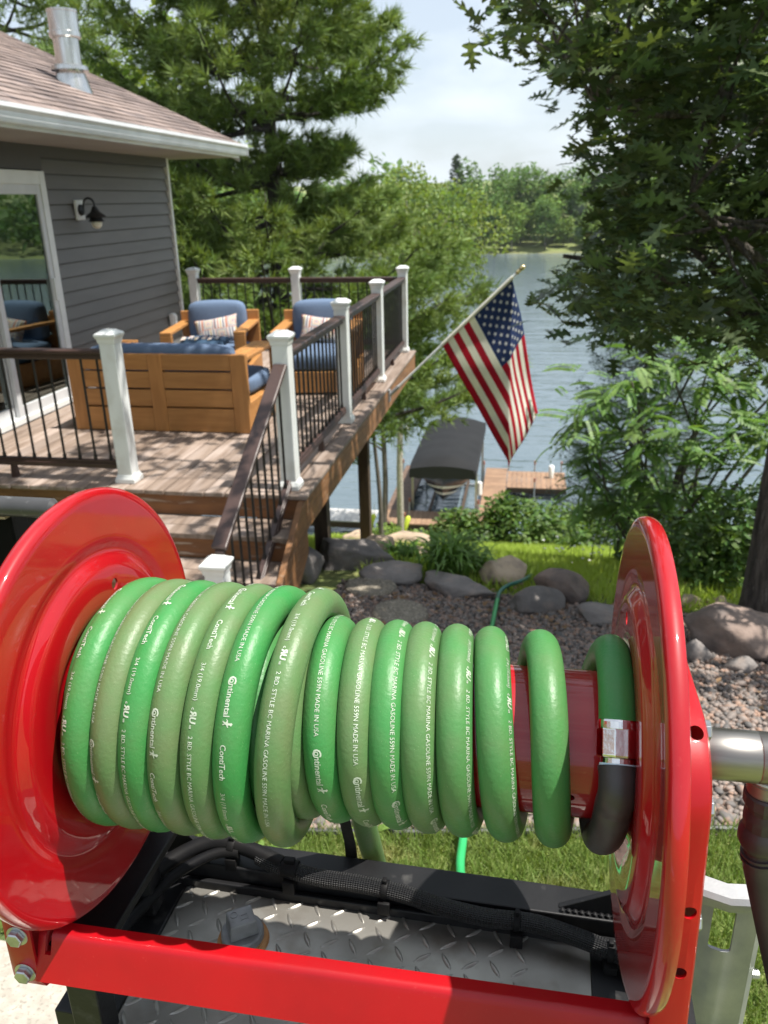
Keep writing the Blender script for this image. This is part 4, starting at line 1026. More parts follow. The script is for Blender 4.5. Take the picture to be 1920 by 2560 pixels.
# --- leafy trees behind
bz = gzf(-8, 20)
leafy('maple_tree', 'bright yellow green maple between the house roof and the pine', 'tree', (-9.0, 20, bz), [((-9.0, 20, 3.6), (1.7, 1.5, 1.3)), ((-8.0, 20, 2.2), (1.6, 1.5, 1.3)), ((-10.3, 20.5, 2.4), (1.6, 1.5, 1.3)), ((-9.4, 19.6, .8), (2.2, 1.7, 1.3)), ((-8.6, 20.4, 5.0), (1.1, 1.0, 1.0)), ((-10.6, 20, 4.4), (1.2, 1.1, 1.1)), ((-9, 20, -1.2), (2.3, 1.8, 1.3))], 9000, .20, MAPL, BARKD, .16, trunk_to=(-9, 20, 3.2), seed=2)
leafy('leafy_tree', 'dark leafy tree filling the gap below the pine behind the far railing', 'tree', (-7.2, 18.0, gzf(-7, 18)), [((-7.6, 18, -.6), (1.7, 1.4, 1.2)), ((-6.3, 18.4, -1.6), (1.6, 1.4, 1.1)), ((-8.4, 17.8, -2.0), (1.5, 1.3, 1.2)), ((-6.9, 17.5, -2.9), (1.8, 1.5, 1.1)), ((-5.2, 18.2, -2.8), (1.4, 1.3, 1.0))], 6500, .17, BUSHL, BARKD, .10, seed=4, trunk_to=(-7.2, 18, -1.2))
leafy('leafy_tree', 'light green leafy saplings behind the corner of the deck', 'tree', (-3.6, 19.5, gzf(-3.6, 19.5)), [((-4.3, 19.5, -1.9), (1.2, 1.1, 1.2)), ((-4.6, 19.2, -3.2), (1.4, 1.1, 1.1)), ((-4.2, 19.5, -.8), (1.0, 1.0, 1.0))], 6000, .13, MAPL, BARKD, .07, seed=6, trunk_to=(-3.7, 19.5, -1.5))
# birch leaning over the dock, with a darker companion trunk
bc = [((-3.7, 27, 1.2), (1.3, 1.2, 1.2)), ((-2.5, 27, 1.3), (1.2, 1.1, 1.0)), ((-1.6, 27.2, .8), (1.0, 1.0, 1.0)), ((-3.0, 26.8, 0), (1.5, 1.2, 1.1)), ((-2.1, 27, -.4), (.8, .8, .8)), ((-4.5, 27, -.2), (1.4, 1.2, 1.2)), ((-5.4, 27, -1.6), (1.1, 1.1, 1.1)),
      ((-4.1, 27, -1.7), (1.1, 1.1, 1.0)), ((-3.2, 27, -2.4), (.55, .6, .8)), ((-2.6, 27, -3.4), (.25, .3, .8)), ((-2.5, 27, -2.8), (.4, .45, .7)), ((-3.9, 27, 2.1), (.9, .9, .7)), ((-5.2, 27, 1.1), (1.2, 1.1, 1.1)), ((-2.0, 27, -2.3), (.4, .4, .6))]
birch = leafy('birch_tree', 'pale trunked birch with drooping light green leaves at the dock', 'tree', (-4.22, 26.6, gzf(-4.2, 26.6)), bc, 9000, .14, ASPL, BARKB, .135, trunk_to=(-3.5, 27, .8), seed=8, tilt=(.5, 2.2), lowest=.55)
leafy('ash_tree', 'slim dark trunk left of the birch with a few needle like sprays', 'tree', (-4.86, 26.4, gzf(-4.9, 26.4)), [((-6.0, 26.4, -5.6), (.5, .5, .22)), ((-4.9, 26.4, -1.5), (1.2, 1.1, 1.0))], 900, .14, PINEN, BARKD, .115, trunk_to=(-4.5, 26.6, -1.0), seed=10)

# --- oak on the right: trunk by the big boulder, crown over the view
OB = Vector((1.60, 4.95, gzf(1.60, 4.95)))
oak = thing('oak_tree', 'dark leaved oak with rough trunk overhanging the right side', 'tree', OB)
lobes = [(0, -.16), (.02, 0), (.10, .10), (.30, .06), (.40, .13), (.26, .20), (.13, .24), (.15, .32), (.40, .36), (.52, .46), (.33, .48), (.15, .46), (.14, .54), (.34, .64), (.42, .76), (.24, .70), (.10, .66), (.10, .78), (.20, .88), (.06, .86), (0, 1.0)]
half = [(x * .72, y) for x, y in lobes]
ov = [(x, y, .10 * abs(x) - .06 * y * y) for x, y in half] + [(-x, y, .10 * abs(x) - .06 * y * y) for x, y in half[1:-1][::-1]]
nl = len(half)
OT = [(0, y, -.06 * y * y) for y in (0.1, .22, .42, .6, .75)]
def oak_template(half=half, ov=ov):
    V = list(ov); F = []; mid = []
    ys = [.0, .22, .45, .66, .86]
    for y in ys: mid.append(len(V)); V.append((0, y, -.06 * y * y - .012))
    def near(y): return mid[min(range(len(ys)), key=lambda k: abs(ys[k] - y))]
    n = len(ov)
    for i in range(n):
        j = (i + 1) % n; ya = (ov[i][1] + ov[j][1]) / 2; a = near(ya)
        F.append((i, j, a))
        ni = near((ov[j][1] + ov[(j + 1) % n][1]) / 2)
        if ni != a: F.append((a, j, ni))
    return np.array(V, float), np.array(F)
OLV, OLF = oak_template()
hl = [half[i] for i in (0, 1, 4, 7, 9, 11, 14, 16, 18, 20)]
OSV, OSF = oak_template(hl, [(x, y, .10 * abs(x) - .06 * y * y) for x, y in hl] + [(-x, y, .10 * abs(x) - .06 * y * y) for x, y in hl[1:-1][::-1]])
def crown_edge(z):
    return np.interp(z, [.9, 1.05, 1.22, 1.42, 1.65, 1.9, 2.14, 2.4, 2.62, 3.2, 4.2, 5.5, 7, 8.2], [.42, .10, .04, .36, .26, .16, .10, .03, -.29, -.40, -1.2, -1.7, -1.0, .6])
def oak_points():
    spr = []
    tries = 0
    while len(spr) < 1650 and tries < 60000:
        tries += 1
        z = rng.uniform(.92, 7.6); y = rng.uniform(3.6, 7.0) if z < 3.2 else rng.uniform(3.0, 7.6); 
        k = y / 5 if z < 3.4 else 1.
        zz = 1.75 + (z - 1.75) / k
        x0 = crown_edge(zz) * k
        x = x0 + abs(rng.normal(0, 1.0)) * 1.0 + rng.uniform(0, .35) if rng.random() < .62 else rng.uniform(x0, 4.8)
        if x > 4.8: continue
        if z < 3.2 and x > .75 * k and zz < .93 + .06 * math.sin(x * 3): continue
        rx, ry = x - 1.7, y - 4.95
        if z > 3 and (rx / 3.9) ** 2 + (ry / 4.0) ** 2 + ((z - 4.2) / 3.6) ** 2 > 1: continue
        if z > 3 and rng.random() < .80: continue
        if z < 3.0 and x < 1.1 * k and rng.random() < .25: continue
        if z < 3.0 and math.sin(x * 4.1 + z * 2.6) * math.sin(z * 5.2 - x * 1.3 + y) < -.55: continue
        spr.append((x, y, z))
    A = np.array(spr); dd = np.linalg.norm(A[:, None] - A[None], axis=2)
    return A[(dd < .38).sum(1) >= 4]
SP = oak_points(); ns = len(SP)
P = []; Ms = []
per = rng.integers(9, 16, ns)
for s, k in zip(SP, per):
    d = np.array([s[0] - 1.9, s[1] - 5.2, .15]); d /= np.linalg.norm(d); d += rng.normal(0, .35, 3); d[2] -= .25
    for i in range(k):
        P.append(s + d * (.30 * (i / k - .5)) + rng.normal(0, .055, 3))
P = np.array(P); nP = len(P); Mx = rotmats(nP, (0.05, 1.0)); sz = .142 * rng.uniform(.5, 1.25, nP)
# the 300 leaves that show largest are single leaves, the rest one crown
camp = np.array([0, 0, CAM_Z]); dist = np.linalg.norm(P - camp, axis=1); fwd = np.array(fw)
dv = (P - camp) / dist[:, None]; inview = (dv @ fwd > .80) & (P[:, 2] < 1.75 + .19 * P[:, 1])
order = np.argsort(np.where(inview, dist, 99)); big = order[:300]; rest = np.setdiff1d(np.arange(nP), big)
leafme = np_mesh('leaf', OLV, OLF, OAKLO)
for i in big:
    o = link('leaf', leafme, oak); m4 = Matrix([[*(Mx[i][r_] * sz[i]), P[i][r_] - OB[r_]] for r_ in range(3)] + [[0, 0, 0, 1]]); o.matrix_basis = m4
far_ = dist[rest] > 5.6; ra, rb = rest[~far_], rest[far_]
V, F = scatter(OLV, OLF, P[ra] - np.array(OB), Mx[ra], sz[ra]); V2, F2 = scatter(OSV, OSF, P[rb] - np.array(OB), Mx[rb], sz[rb])
link('crown', np_mesh('crown', np.concatenate([V, V2]), np.concatenate([F, F2 + len(V)]), OAKL), oak, kind='stuff')
q = MB(); tp = [(0, 0, -.3), (.0, 0, .35), (.0, .02, 1.0), (.01, .05, 1.8), (.08, .05, 2.8), (.0, .1, 4.0), (-.1, .15, 5.6), (-.1, .2, 7.4)]
rr_ = [.20, .155, .14, .13, .125, .11, .08, .03]
q.tube(tp, rr_, 18)
V = []
q.v = [tuple(Vector(p) + Vector((p[0], p[1], 0)).normalized() * .012 * math.sin(p[2] * 5 + math.atan2(p[1], p[0]) * 5)) for p in q.v]
q.obj('trunk', BARKO, oak, smooth=60)
q = MB(); idx = rng.choice(ns, 130, replace=False)
hubs = [Vector(tp[3]), Vector(tp[4]), Vector(tp[5]), Vector(tp[6])]
main = []
for tgt in ((-1.4, .2, 2.3), (-1.3, -.6, 3.0), (-1.5, .5, 3.4), (1.6, -.5, 4.0), (1.8, .8, 4.6), (-2.6, .3, 5.2), (-1.8, 1.6, 5.6), (.6, -1.6, 4.6), (.5, 2.2, 4.8), (-.9, -.9, 2.6), (-1.0, 1.0, 2.5), (.9, .6, 6.3), (-1.0, -.2, 6.6)):
    tgt = Vector(tgt); h = min(hubs, key=lambda c: (c - tgt).length + 2 * max(0, c.z - tgt.z + .2)); main += limb(q, h, tgt, .05, .012, .05, 8, 7, sag=-.05)
for i in idx:
    e = Vector(SP[i]) - OB; a = min(main, key=lambda c: (c - e).length)
    limb(q, a, e, .011, .003, .08, 5, 5)
q.obj('branches', BARKO, oak, smooth=60)

# --- sumac thicket: arching compound leaves
sv = []; sf = []; npair = 10
def leaflet(o_, d_, L_, w_):
    s_ = Vector((-d_.y, d_.x, 0)).normalized(); b0 = len(sv)
    for t_, k_, zz in ((0, .0, 0), (.3, 1, -.01), (.7, .75, -.05), (1, 0, -.14)):
        c_ = o_ + d_ * (L_ * t_) + Vector((0, 0, zz * L_))
        sv.append(c_ + s_ * w_ * k_ + Vector((0, 0, .03 * k_ * L_))); sv.append(c_ - s_ * w_ * k_ + Vector((0, 0, .03 * k_ * L_))); sv.append(c_)
    for k_ in range(3):
        a_ = b0 + k_ * 3
        sf.append((a_, a_ + 3, a_ + 5, a_ + 2)); sf.append((a_ + 2, a_ + 5, a_ + 4, a_ + 1))
for i in range(npair):
    t_ = .16 + .8 * i / npair; z_ = .12 * math.sin(t_ * 2.2) - .22 * t_ ** 2
    for s_ in (-1, 1):
        a_ = s_ * (1.15 - .35 * t_); leaflet(Vector((0, t_, z_)), Vector((math.sin(a_), math.cos(a_), -.15)).normalized(), .27 * (1.1 - .55 * abs(t_ - .5)), .046)
leaflet(Vector((0, .97, -.12)), Vector((0, 1, -.5)).normalized(), .2, .035)
fq = MB(); fq.add(sv, sf); fq.tube([(0, t_, .12 * math.sin(t_ * 2.2) - .22 * t_ ** 2 - .004) for t_ in np.linspace(0, .97, 9)], .006, 4, 0)
fme = fq.mesh('leaf', SUML, smooth=60)
sb = (1.45, 8.1, gzf(1.45, 8.1))
sumac = thing('sumac_shrub', 'sumac thicket with long feathery compound leaves under the oak', 'shrub', sb)
tips = [(.62, 8, -.42), (.75, 7.9, -.10), (1.0, 7.8, .10), (1.35, 8, .20), (1.7, 8, .12), (2.0, 8.2, .0), (.72, 8.1, -.85), (1.1, 7.6, -.5), (1.5, 7.5, -.35), (1.9, 7.5, -.3), (1.0, 7.9, -1.15), (1.35, 7.6, -.95), (1.75, 7.4, -.8), (2.2, 7.6, -.5), (.75, 8.3, -1.35), (2.5, 8, .2), (2.1, 8.4, .45), (1.7, 8.3, .42), (2.7, 8.2, .5), (2.4, 7.7, -.2), (1.2, 8, -.2), (2.3, 7.2, -1.1), (1.6, 7.8, -1.3), (.95, 8.1, -.75)]
q = MB(); cnt = 0
for k, tp_ in enumerate(tips):
    e = Vector(tp_) - Vector(sb); limb(q, (rng.uniform(-.5, .6), rng.uniform(-.3, .3), -.05), e, .022, .010, .06, 7, 6)
    for j in range(13):
        if cnt >= 298: break
        az = rng.uniform(0, 2 * math.pi); el = rng.uniform(-.55, .45); L_ = rng.uniform(.21, .36)
        o = link('leaf', fme, sumac); o.location = e + Vector((rng.normal(0, .03), rng.normal(0, .03), rng.normal(0, .10)))
        o.rotation_euler = (el, rng.uniform(-.5, .5), az); o.scale = (L_, L_, L_); cnt += 1
q.obj('stems', BARKD, sumac, smooth=60)
fv = np.array([v.co[:] for v in fme.vertices]); ff = np.array([tuple(p.vertices) for p in fme.polygons if len(p.vertices) == 4])
nfr = 420; tp2 = np.array(tips)[rng.integers(0, len(tips), nfr)] - np.array(sb) + rng.normal(0, 1, (nfr, 3)) * np.array([.20, .25, .17])
mm = np.array([np.array((Matrix.Rotation(rng.uniform(0, 6.28), 3, 'Z') @ Matrix.Rotation(rng.uniform(-.7, .35), 3, 'X') @ Matrix.Rotation(rng.uniform(-.6, .6), 3, 'Y'))) for _ in range(nfr)])
V, F = scatter(fv, ff, tp2, mm, rng.uniform(.22, .38, nfr)); link('foliage', np_mesh('foliage', V, F, SUML2), sumac, kind='stuff')

# --- shrubs and flowers
leafy('round_shrub', 'bushy light green shrub on the bank in front of the dock', 'shrub', (-.25, 12.3, gzf(-.25, 12.3)), [((-.55, 12.3, gzf(0, 12.3) + .22), (.50, .5, .34)), ((.05, 12.4, gzf(0, 12.4) + .36), (.58, .55, .50)), ((-.25, 12.5, gzf(0, 12.5) + .62), (.34, .3, .34)), ((.6, 12.2, gzf(0, 12.2) + .20), (.55, .45, .32)), ((-1.0, 12.5, gzf(0, 12.5) + .25), (.45, .4, .36))], 5200, .10, BUSHL, BARKD, .03, seed=12, shell=.3)
leafy('low_shrub', 'dark green low shrubs behind the top of the right disc', 'shrub', (1.75, 8.0, gzf(1.75, 8)), [((1.35, 7.3, -1.6), (.38, .4, .30)), ((1.75, 7.0, -1.45), (.5, .4, .4)), ((2.2, 6.8, -1.35), (.5, .4, .45)), ((1.2, 7.8, -1.9), (.3, .4, .25))], 5500, .075, BUSHL, BARKD, .025, seed=14, shell=.3)
leafy('undergrowth_bush', 'shadowy bush left of the oak trunk', 'shrub', (1.62, 5.9, gzf(1.62, 5.9)), [((1.5, 5.9, -.78), (.28, .3, .35)), ((1.75, 6.1, -.65), (.35, .3, .4)), ((1.35, 6.3, -.95), (.3, .3, .28))], 2600, .075, BUSHL, BARKD, .02, seed=16, shell=.3)
leafy('bank_shrub', 'tangled green shrubs along the shore behind the round shrub', 'shrub', (1.4, 15.5, gzf(1.4, 15.5)), [((.9, 15.5, gzf(.9, 15.5) + .5), (.8, .6, .5)), ((2.0, 15.2, gzf(2, 15.2) + .6), (.9, .6, .6)), ((3.0, 15.6, gzf(3, 15.6) + .8), (1., .7, .8))], 5000, .11, BUSHL, BARKD, .03, seed=18, shell=.3)
leafy('shore_plant', 'yellow green leafy weeds at the foot of the birch', 'shrub', (-4.1, 25.6, gzf(-4, 25.6)), [((-4.5, 25.6, gzf(0, 25.6) + .4), (.6, .4, .35)), ((-3.6, 25.3, gzf(0, 25.3) + .3), (.6, .4, .3)), ((-2.9, 25.2, gzf(0, 25.2) + .3), (.5, .4, .3))], 1500, .13, MAPL, BARKD, .02, seed=20, shell=.2)
def lily(loc, label, n, L, seed):
    g = np.random.default_rng(seed); t = thing('daylily_clump', label, 'plant', (*loc, gzf(*loc))); q = MB()
    for i in range(n):
        a = g.uniform(0, 2 * math.pi); l = L * g.uniform(.6, 1.15); out = g.uniform(.25, .75) * l; w_ = .010 * g.uniform(.8, 1.4)
        d = Vector((math.cos(a), math.sin(a), 0)); s_ = Vector((-d.y, d.x, 0)); b0 = Vector((g.normal(0, .07), g.normal(0, .06), 0)); vs = []
        for t_ in (0, .3, .6, .82, 1):
            c_ = b0 + d * (out * t_ ** 1.4) + Vector((0, 0, l * (1.25 * t_ - .75 * t_ ** 2.6))); k = w_ * (1 - t_ ** 3) + .001
            vs += [c_ + s_ * k, c_ - s_ * k]
        q.add(vs, [(2 * k, 2 * k + 1, 2 * k + 3, 2 * k + 2) for k in range(4)])
    q.obj('blades', LILYL, t, smooth=60, kind='stuff'); return t
lily((-.52, 5.72), 'arching daylily clump between the boulders below the dock', 300, .50, 3)
lily((-.34, 5.95), 'smaller daylily clump right of the large one behind the long boulder', 120, .30, 5)
lily((-.95, 6.25), 'daylily clump at the left next to the sandy stones', 110, .30, 7)
# white flowers in the lawn
for (x, y), l in (((.50, 8.3), 'cluster of small white flowers in the lawn, left cluster'), ((.85, 7.6), 'cluster of small white flowers in the lawn nearer the right disc')):
    t = thing('white_flowers', l, 'flowers', (x, y, gzf(x, y))); q = MB(); q2 = MB()
    for i in range(16):
        px, py = rng.normal(0, .13), rng.normal(0, .15); h_ = rng.uniform(.12, .24); q.tube([(px, py, -.02), (px, py, h_)], .003, 4)
        q2.lathe([(0, .004), (.008, .016), (.012, .0)], (px, py, h_), (0, 0, 1), 7)
    q.obj('stalks', BUSHL, t, kind='stuff'); q2.obj('blossoms', PALEW, t, kind='stuff')

# --- far shore forest: single trees in front, a wooded mass behind
def far_mesh(seed, hh, rad, kind):
    g = np.random.default_rng(seed)
    if kind == 'c':
        n = 900; t = g.uniform(.06, 1, n); a = g.uniform(0, 2 * np.pi, n); r_ = rad * (1 - t) ** .8 * np.sqrt(g.uniform(.25, 1, n)) * (1 + .2 * np.sin(a * 5 + t * 30)) + .1
        P = np.stack([r_ * np.cos(a), r_ * np.sin(a), t * hh], 1)
    else:
        cl = [((0, 0, hh * .55), (rad * .8, rad * .8, hh * .40))]
        for k in range(9):
            a = k * 2.4; h_ = g.uniform(.25, .85); rr = rad * .62 * math.sqrt(max(.1, 1 - (h_ * 1.5 - .75) ** 2)); cl.append(((rr * math.cos(a), rr * math.sin(a), hh * h_), (rad * .45, rad * .45, hh * .16)))
        n = 1500; P = clump_pts(cl, n, .5, g)
    return scatter(LEAF4, LEAF4F, P, rotmats(n, (0, 1.2), g=g), .95 * g.uniform(.6, 1.3, n))
fars = []
for i, (hh, rad, kind, m) in enumerate(((17, 5.0, 'd', FARA), (13, 4.6, 'd', FARB), (16, 4.2, 'd', FARA), (19, 3.4, 'c', FARC), (11, 4.2, 'd', FARB))):
    V, F = far_mesh(50 + i, hh, rad, kind); q = MB(); q.tube([(0, 0, -.5), (0, 0, hh * .6)], [.22, .1], 6)
    fars.append((np_mesh('crown', V, F, m), q.mesh('trunk', BARKB if i == 1 else BARKD), m))
names = (('far_leafy_tree', 'rounded mid green tree of the wooded far shore'), ('far_light_tree', 'rounded light green tree of the wooded far shore'), ('far_leafy_tree', 'rounded mid green tree of the wooded far shore'), ('far_pine_tree', 'dark pointed conifer of the wooded far shore'), ('far_light_tree', 'rounded light green tree of the wooded far shore'))
g = np.random.default_rng(4)
for row, (y, dx, off) in enumerate(((192, 5.2, 0), (198, 5.8, 2.5), (206, 6.4, 1), (216, 7., 3))):
    for x in np.arange(-34, 34, dx):
        k = int(g.choice(5, p=[.28, .20, .24, .10, .18])) if row else int(g.choice(5, p=[.25, .25, .2, .05, .25]))
        xx = x + off + g.normal(0, 1.2); yy = y + g.normal(0, 1.2); s_ = g.uniform(.72, 1.08) * (.8 if row == 0 else 1.0)
        t = thing(names[k][0], names[k][1], 'tree', (xx, yy, gzf(xx, yy)), g.uniform(0, 6), group=names[k][1] + 's'); t.scale = (s_, s_, s_ * g.uniform(.9, 1.1))
        link('crown', fars[k][0], t); link('trunk', fars[k][1], t)
n = 36000; x = g.uniform(-420, 420, n); x = np.where(np.abs(x) < 30, np.sign(x) * (30 + np.abs(x) * 3), x); y = g.uniform(190, 250, n)
h_ = (9 + 5 * np.sin(x * .11) * np.sin(y * .09 + x * .031) + 3 * np.sin(x * .37 + y * .2)) * np.sqrt(g.uniform(.05, 1, n))
P = np.stack([x, y, gz(x, y) + np.clip(h_, .3, 17)], 1)
V, F = scatter(LEAF4, LEAF4F, P, rotmats(n, (0, 1.2), g=g), 2.6 * g.uniform(.6, 1.3, n))
link('far_woods', np_mesh('far_woods', V, F, FARA), kind='stuff')
# ------------------------------------------------------------------ hose reel
RC = Vector((.1116, .6557, 1.2657)); RROT = (0, -.01005, -.0129)
RR, RL = .2173, .532
def reel_thing(name, label, cat):
    t = thing(name, label, cat, RC); t.rotation_euler = RROT; return t
reel = reel_thing('hose_reel', 'glossy red steel hose reel with two big discs on the tank', 'hose reel')
def evaluated(o):
    dg = bpy.context.evaluated_depsgraph_get(); me = bpy.data.meshes.new_from_object(o.evaluated_get(dg)); return me
def cut(o, cutter, smooth=35):
    """real holes: subtract a cutter mesh, then throw the cutter away"""
    c = bpy.data.objects.new('cutter', cutter); COL.objects.link(c); c.parent = o.parent
    m = o.modifiers.new('b', 'BOOLEAN'); m.operation = 'DIFFERENCE'; m.object = c; m.solver = 'EXACT'
    me = evaluated(o); o.modifiers.clear(); old = o.data; o.data = me; me.name = old.name
    bpy.data.objects.remove(c); bpy.data.meshes.remove(cutter)
    if len(me.polygons) and smooth:
        me.polygons.foreach_set('use_smooth', [True] * len(me.polygons)); me.set_sharp_from_angle(angle=R(smooth))
INNER = [(.060, .004), (.078, .004), (.084, .001), (.092, .001), (.099, .0055), (.106, .007), (.134, .007), (.141, .0055), (.147, .0005), (.151, -.0016), (.156, -.0016), (.160, 0), (.170, .0003), (.198, .0003), (.205, .0006), (.2105, .0006)]
def disc(sgn, s0, k=1., dz=0.):
    """sgn +1: rim rolls towards +s"""
    pr = [(-b_, r_) for r_, b_ in INNER] + [(.0012, .2148), (.004, .2168), (.008, RR), (.012, .2165), (.015, .2145), (.0158, .2115), (.0145, .2090), (.011, .2085)]
    pr += [(.008, .2105), (.0055, .2085), (.0032, .204)] + [(-b_ + .0024, r_) for r_, b_ in INNER[::-1][2:]]
    q = MB(); q.lathe([(sgn * d, r_ * k) for d, r_ in pr], (s0, 0, dz), (1, 0, 0), 128, closed=True)
    o = q.obj('disc', RED, reel, smooth=40)
    c = MB()
    for k in range(7):
        a = 2 * math.pi * k / 7 + .35; c.lathe([(-.03, .0062), (.03, .0062)], (s0, .121 * k * math.cos(a), dz + .121 * k * math.sin(a)), (1, 0, 0), 16)
    cut(o, c.mesh('cutter', RED)); return o
disc(1, 0.); disc(-1, -RL, 1.022, .0055)
q = MB(); q.lathe([(-RL + .001, .068), (-.001, .068), (-.001, .065), (-RL + .001, .065)], (0, 0, 0), (1, 0, 0), 96, closed=True)
o = q.obj('drum', RED, reel, smooth=40)
c = MB(); c.lathe([(.03, .0035), (.10, .0035)], (-.055, 0, 0), (0, -.98, -.15), 16); c.lathe([(.03, .012), (.10, .012)], (-.031, 0, 0), (0, -.55, -.85), 20)
cut(o, c.mesh('cutter', RED))
q = MB(); q.lathe([(-.0215, .0685), (-.0215, .0750), (-.019, .0765), (-.003, .0765), (-.0015, .079), (-.0015, .0685)], (0, 0, 0), (1, 0, 0), 96, closed=True)
o = q.obj('drum_collar', RED, reel, smooth=35)
c = MB(); c.lathe([(.03, .0075), (.12, .0075)], (-.0105, 0, 0), (0, -.97, .26), 20); cut(o, c.mesh('cutter', RED))
q = MB(); q.lathe([(-RL - .07, .012), (.049, .012)], (0, 0, 0), (1, 0, 0), 24); q.obj('axle', STEEL, reel, smooth=40)
def side_arm(s_in, s_web, holes):
    """pressed steel pan: web plate with a rolled flange towards the disc, domed over the axle"""
    arc = [(-.050 - .072 * math.sin(t_), .010 + .072 * math.cos(t_)) for t_ in np.linspace(math.pi / 2, 0, 10)]
    out = [(-.118, -.265), (-.133, -.258), (-.140, -.243), (-.139, -.20), (-.135, -.13), (-.131, -.07), (-.126, -.02)] + arc
    out += [(-y_, z_) for y_, z_ in out[::-1]]
    d = 1 if s_web > s_in else -1; n = len(out); q = MB(); vs = []
    for s_, off in ((s_in, 0), (s_web - d * .008, 0), (s_web - d * .0025, .002), (s_web, .008)):
        for i, (y, z) in enumerate(out):
            a_, b_ = out[i - 1], out[(i + 1) % n]; t_ = Vector((b_[0] - a_[0], b_[1] - a_[1])).normalized(); nrm_ = Vector((t_.y, -t_.x))
            vs.append((s_, y + nrm_.x * off * (1), z + nrm_.y * off))
    fs = [(k * n + i, k * n + (i + 1) % n, (k + 1) * n + (i + 1) % n, (k + 1) * n + i) for k in range(3) for i in range(n) if True]
    fs.append(tuple(3 * n + i for i in range(n)))
    q.add(vs, fs); o = q.obj('side_arm', RED2, reel, smooth=35)
    m = o.modifiers.new('s', 'SOLIDIFY'); m.thickness = .0032; m.offset = 0; me = evaluated(o); o.modifiers.clear(); o.data = me
    c = MB()
    for z, sc_, rr_ in holes: c.lathe([(-.2, rr_), (-.02, rr_)], ((s_in + s_web) / 2 + sc_, 0, z), (0, 1, 0), 18)
    if d > 0: c.lathe([(.06, .0062), (.16, .0062)], ((s_in + s_web) / 2 + .006, 0, 0), (0, -.72, .70), 18)
    cut(o, c.mesh('cutter', RED)); return o
side_arm(.0175, .049, ((-.060, .0065, .0058), (-.122, .004, .0058)))
q = MB(); q.lathe([(-.072, .0085), (-.05, .0085)], (.034, 0, 0), (0, .86, -.5), 16)
side_arm(-RL - .040, -RL - .0725, ())
def hexbolt(loc, ax, r_=.0088):
    q = MB(); q.lathe([(0, r_ * 1.3), (.0012, r_ * 1.3)], loc, ax, 24); q.lathe([(.0012, r_), (.0068, r_), (.0078, r_ * .86)], loc, ax, 6, ph=.3); return q.obj('bolt', ZINC, reel, bevel=.0004)
for z, y_ in ((-.186, -.1395), (-.234, -.1412)): hexbolt((-RL - .0545, y_, z), (0, -1, .02))
for y_, z in ((-.048, .058), (-.088, .012), (-.10, -.10)): hexbolt((.0500, y_, z), (1, 0, 0))
# front cross bar: folded angle
bp_ = [(-.112, -.192), (-.122, -.192)] + [(-.122 - .0075 * math.sin(a), -.1995 + .0075 * math.cos(a)) for a in np.linspace(.2, math.pi * .36, 6)] + [(-.1465, -.2375), (-.1435, -.239), (-.1265, -.2015), (-.121, -.1955), (-.112, -.1955)]
Myz = Matrix(((0, 0, 1, 0), (1, 0, 0, 0), (0, 1, 0, 0), (0, 0, 0, 1)))
def crossbar(f):
    q = MB(); q.prism([f(p) for p in bp_], -RL - .040, .0175, Myz); return q.obj('cross_bar', RED2, reel, smooth=35)
cbar = crossbar(lambda p: p)
c = MB(); c.box(-RL - .032, -RL - .0255, -.145, -.118, -.212, -.185); cut(cbar, c.mesh('cutter', RED))
# swivel joint
q = MB(); q.lathe([(.0495, .032), (.0505, .0335), (.063, .0335), (.0645, .032)], (0, 0, 0), (1, 0, 0), 6, ph=.5); q.obj('hex_nut', mat('yellow_zinc', (.62, .58, .46), (.5, .46, .36), scale=30, rough=.35, metal=.8), reel, bevel=.0006)
q = MB(); q.lathe([(.065, .0225), (.0665, .0235), (.112, .0235), (.113, .0228), (.114, .0235), (.30, .0235)], (0, 0, 0), (1, 0, 0), 40); q.obj('swivel_joint', STAIN, reel, smooth=35)
q = MB(); zz = [(-.0, .0165)]
sup = thing('supply_pipe', 'dark iron supply pipe with union hanging from the stainless swivel', 'pipe', RC)
q = MB(); q.lathe([(.018, .0165), (.026, .0165), (.0265, .0172), (.029, .0165), (.031, .0172), (.0335, .0165), (.036, .0172), (.040, .0165)], (.126, .004, 0), (.04, 0, -1), 28); q.obj('nipple', STEEL, sup, smooth=40)
q = MB(); q.lathe([(.040, .0185), (.042, .0205), (.052, .0205), (.054, .0185), (.060, .0172), (.066, .0188), (.072, .0188), (.080, .018), (.085, .0205), (.089, .0218), (.097, .0218), (.103, .0195), (.107, .0165)], (.127, .004, 0), (.05, 0, -1), 14); q.obj('union', PIPE, sup, smooth=25)
q = MB(); q.tube([(.131, .004, -.100), (.134, .004, -.13), (.154, .0, -.20), (.183, -.004, -.30), (.225, -.01, -.42), (.29, -.01, -.62)], .0148, 20); q.tube([(.132, .004, -.112), (.1323, .004, -.1145)], .0172, 20); q.tube([(.1326, .004, -.118), (.1329, .004, -.1205)], .0172, 20); q.obj('pipe', PIPE, sup, smooth=40)
q = MB(); q.lathe([(.0205, .018), (.0235, .0175)], (.126, .004, 0), (.04, 0, -1), 24); q.obj('thread_sealant', TAPE, sup, smooth=30)

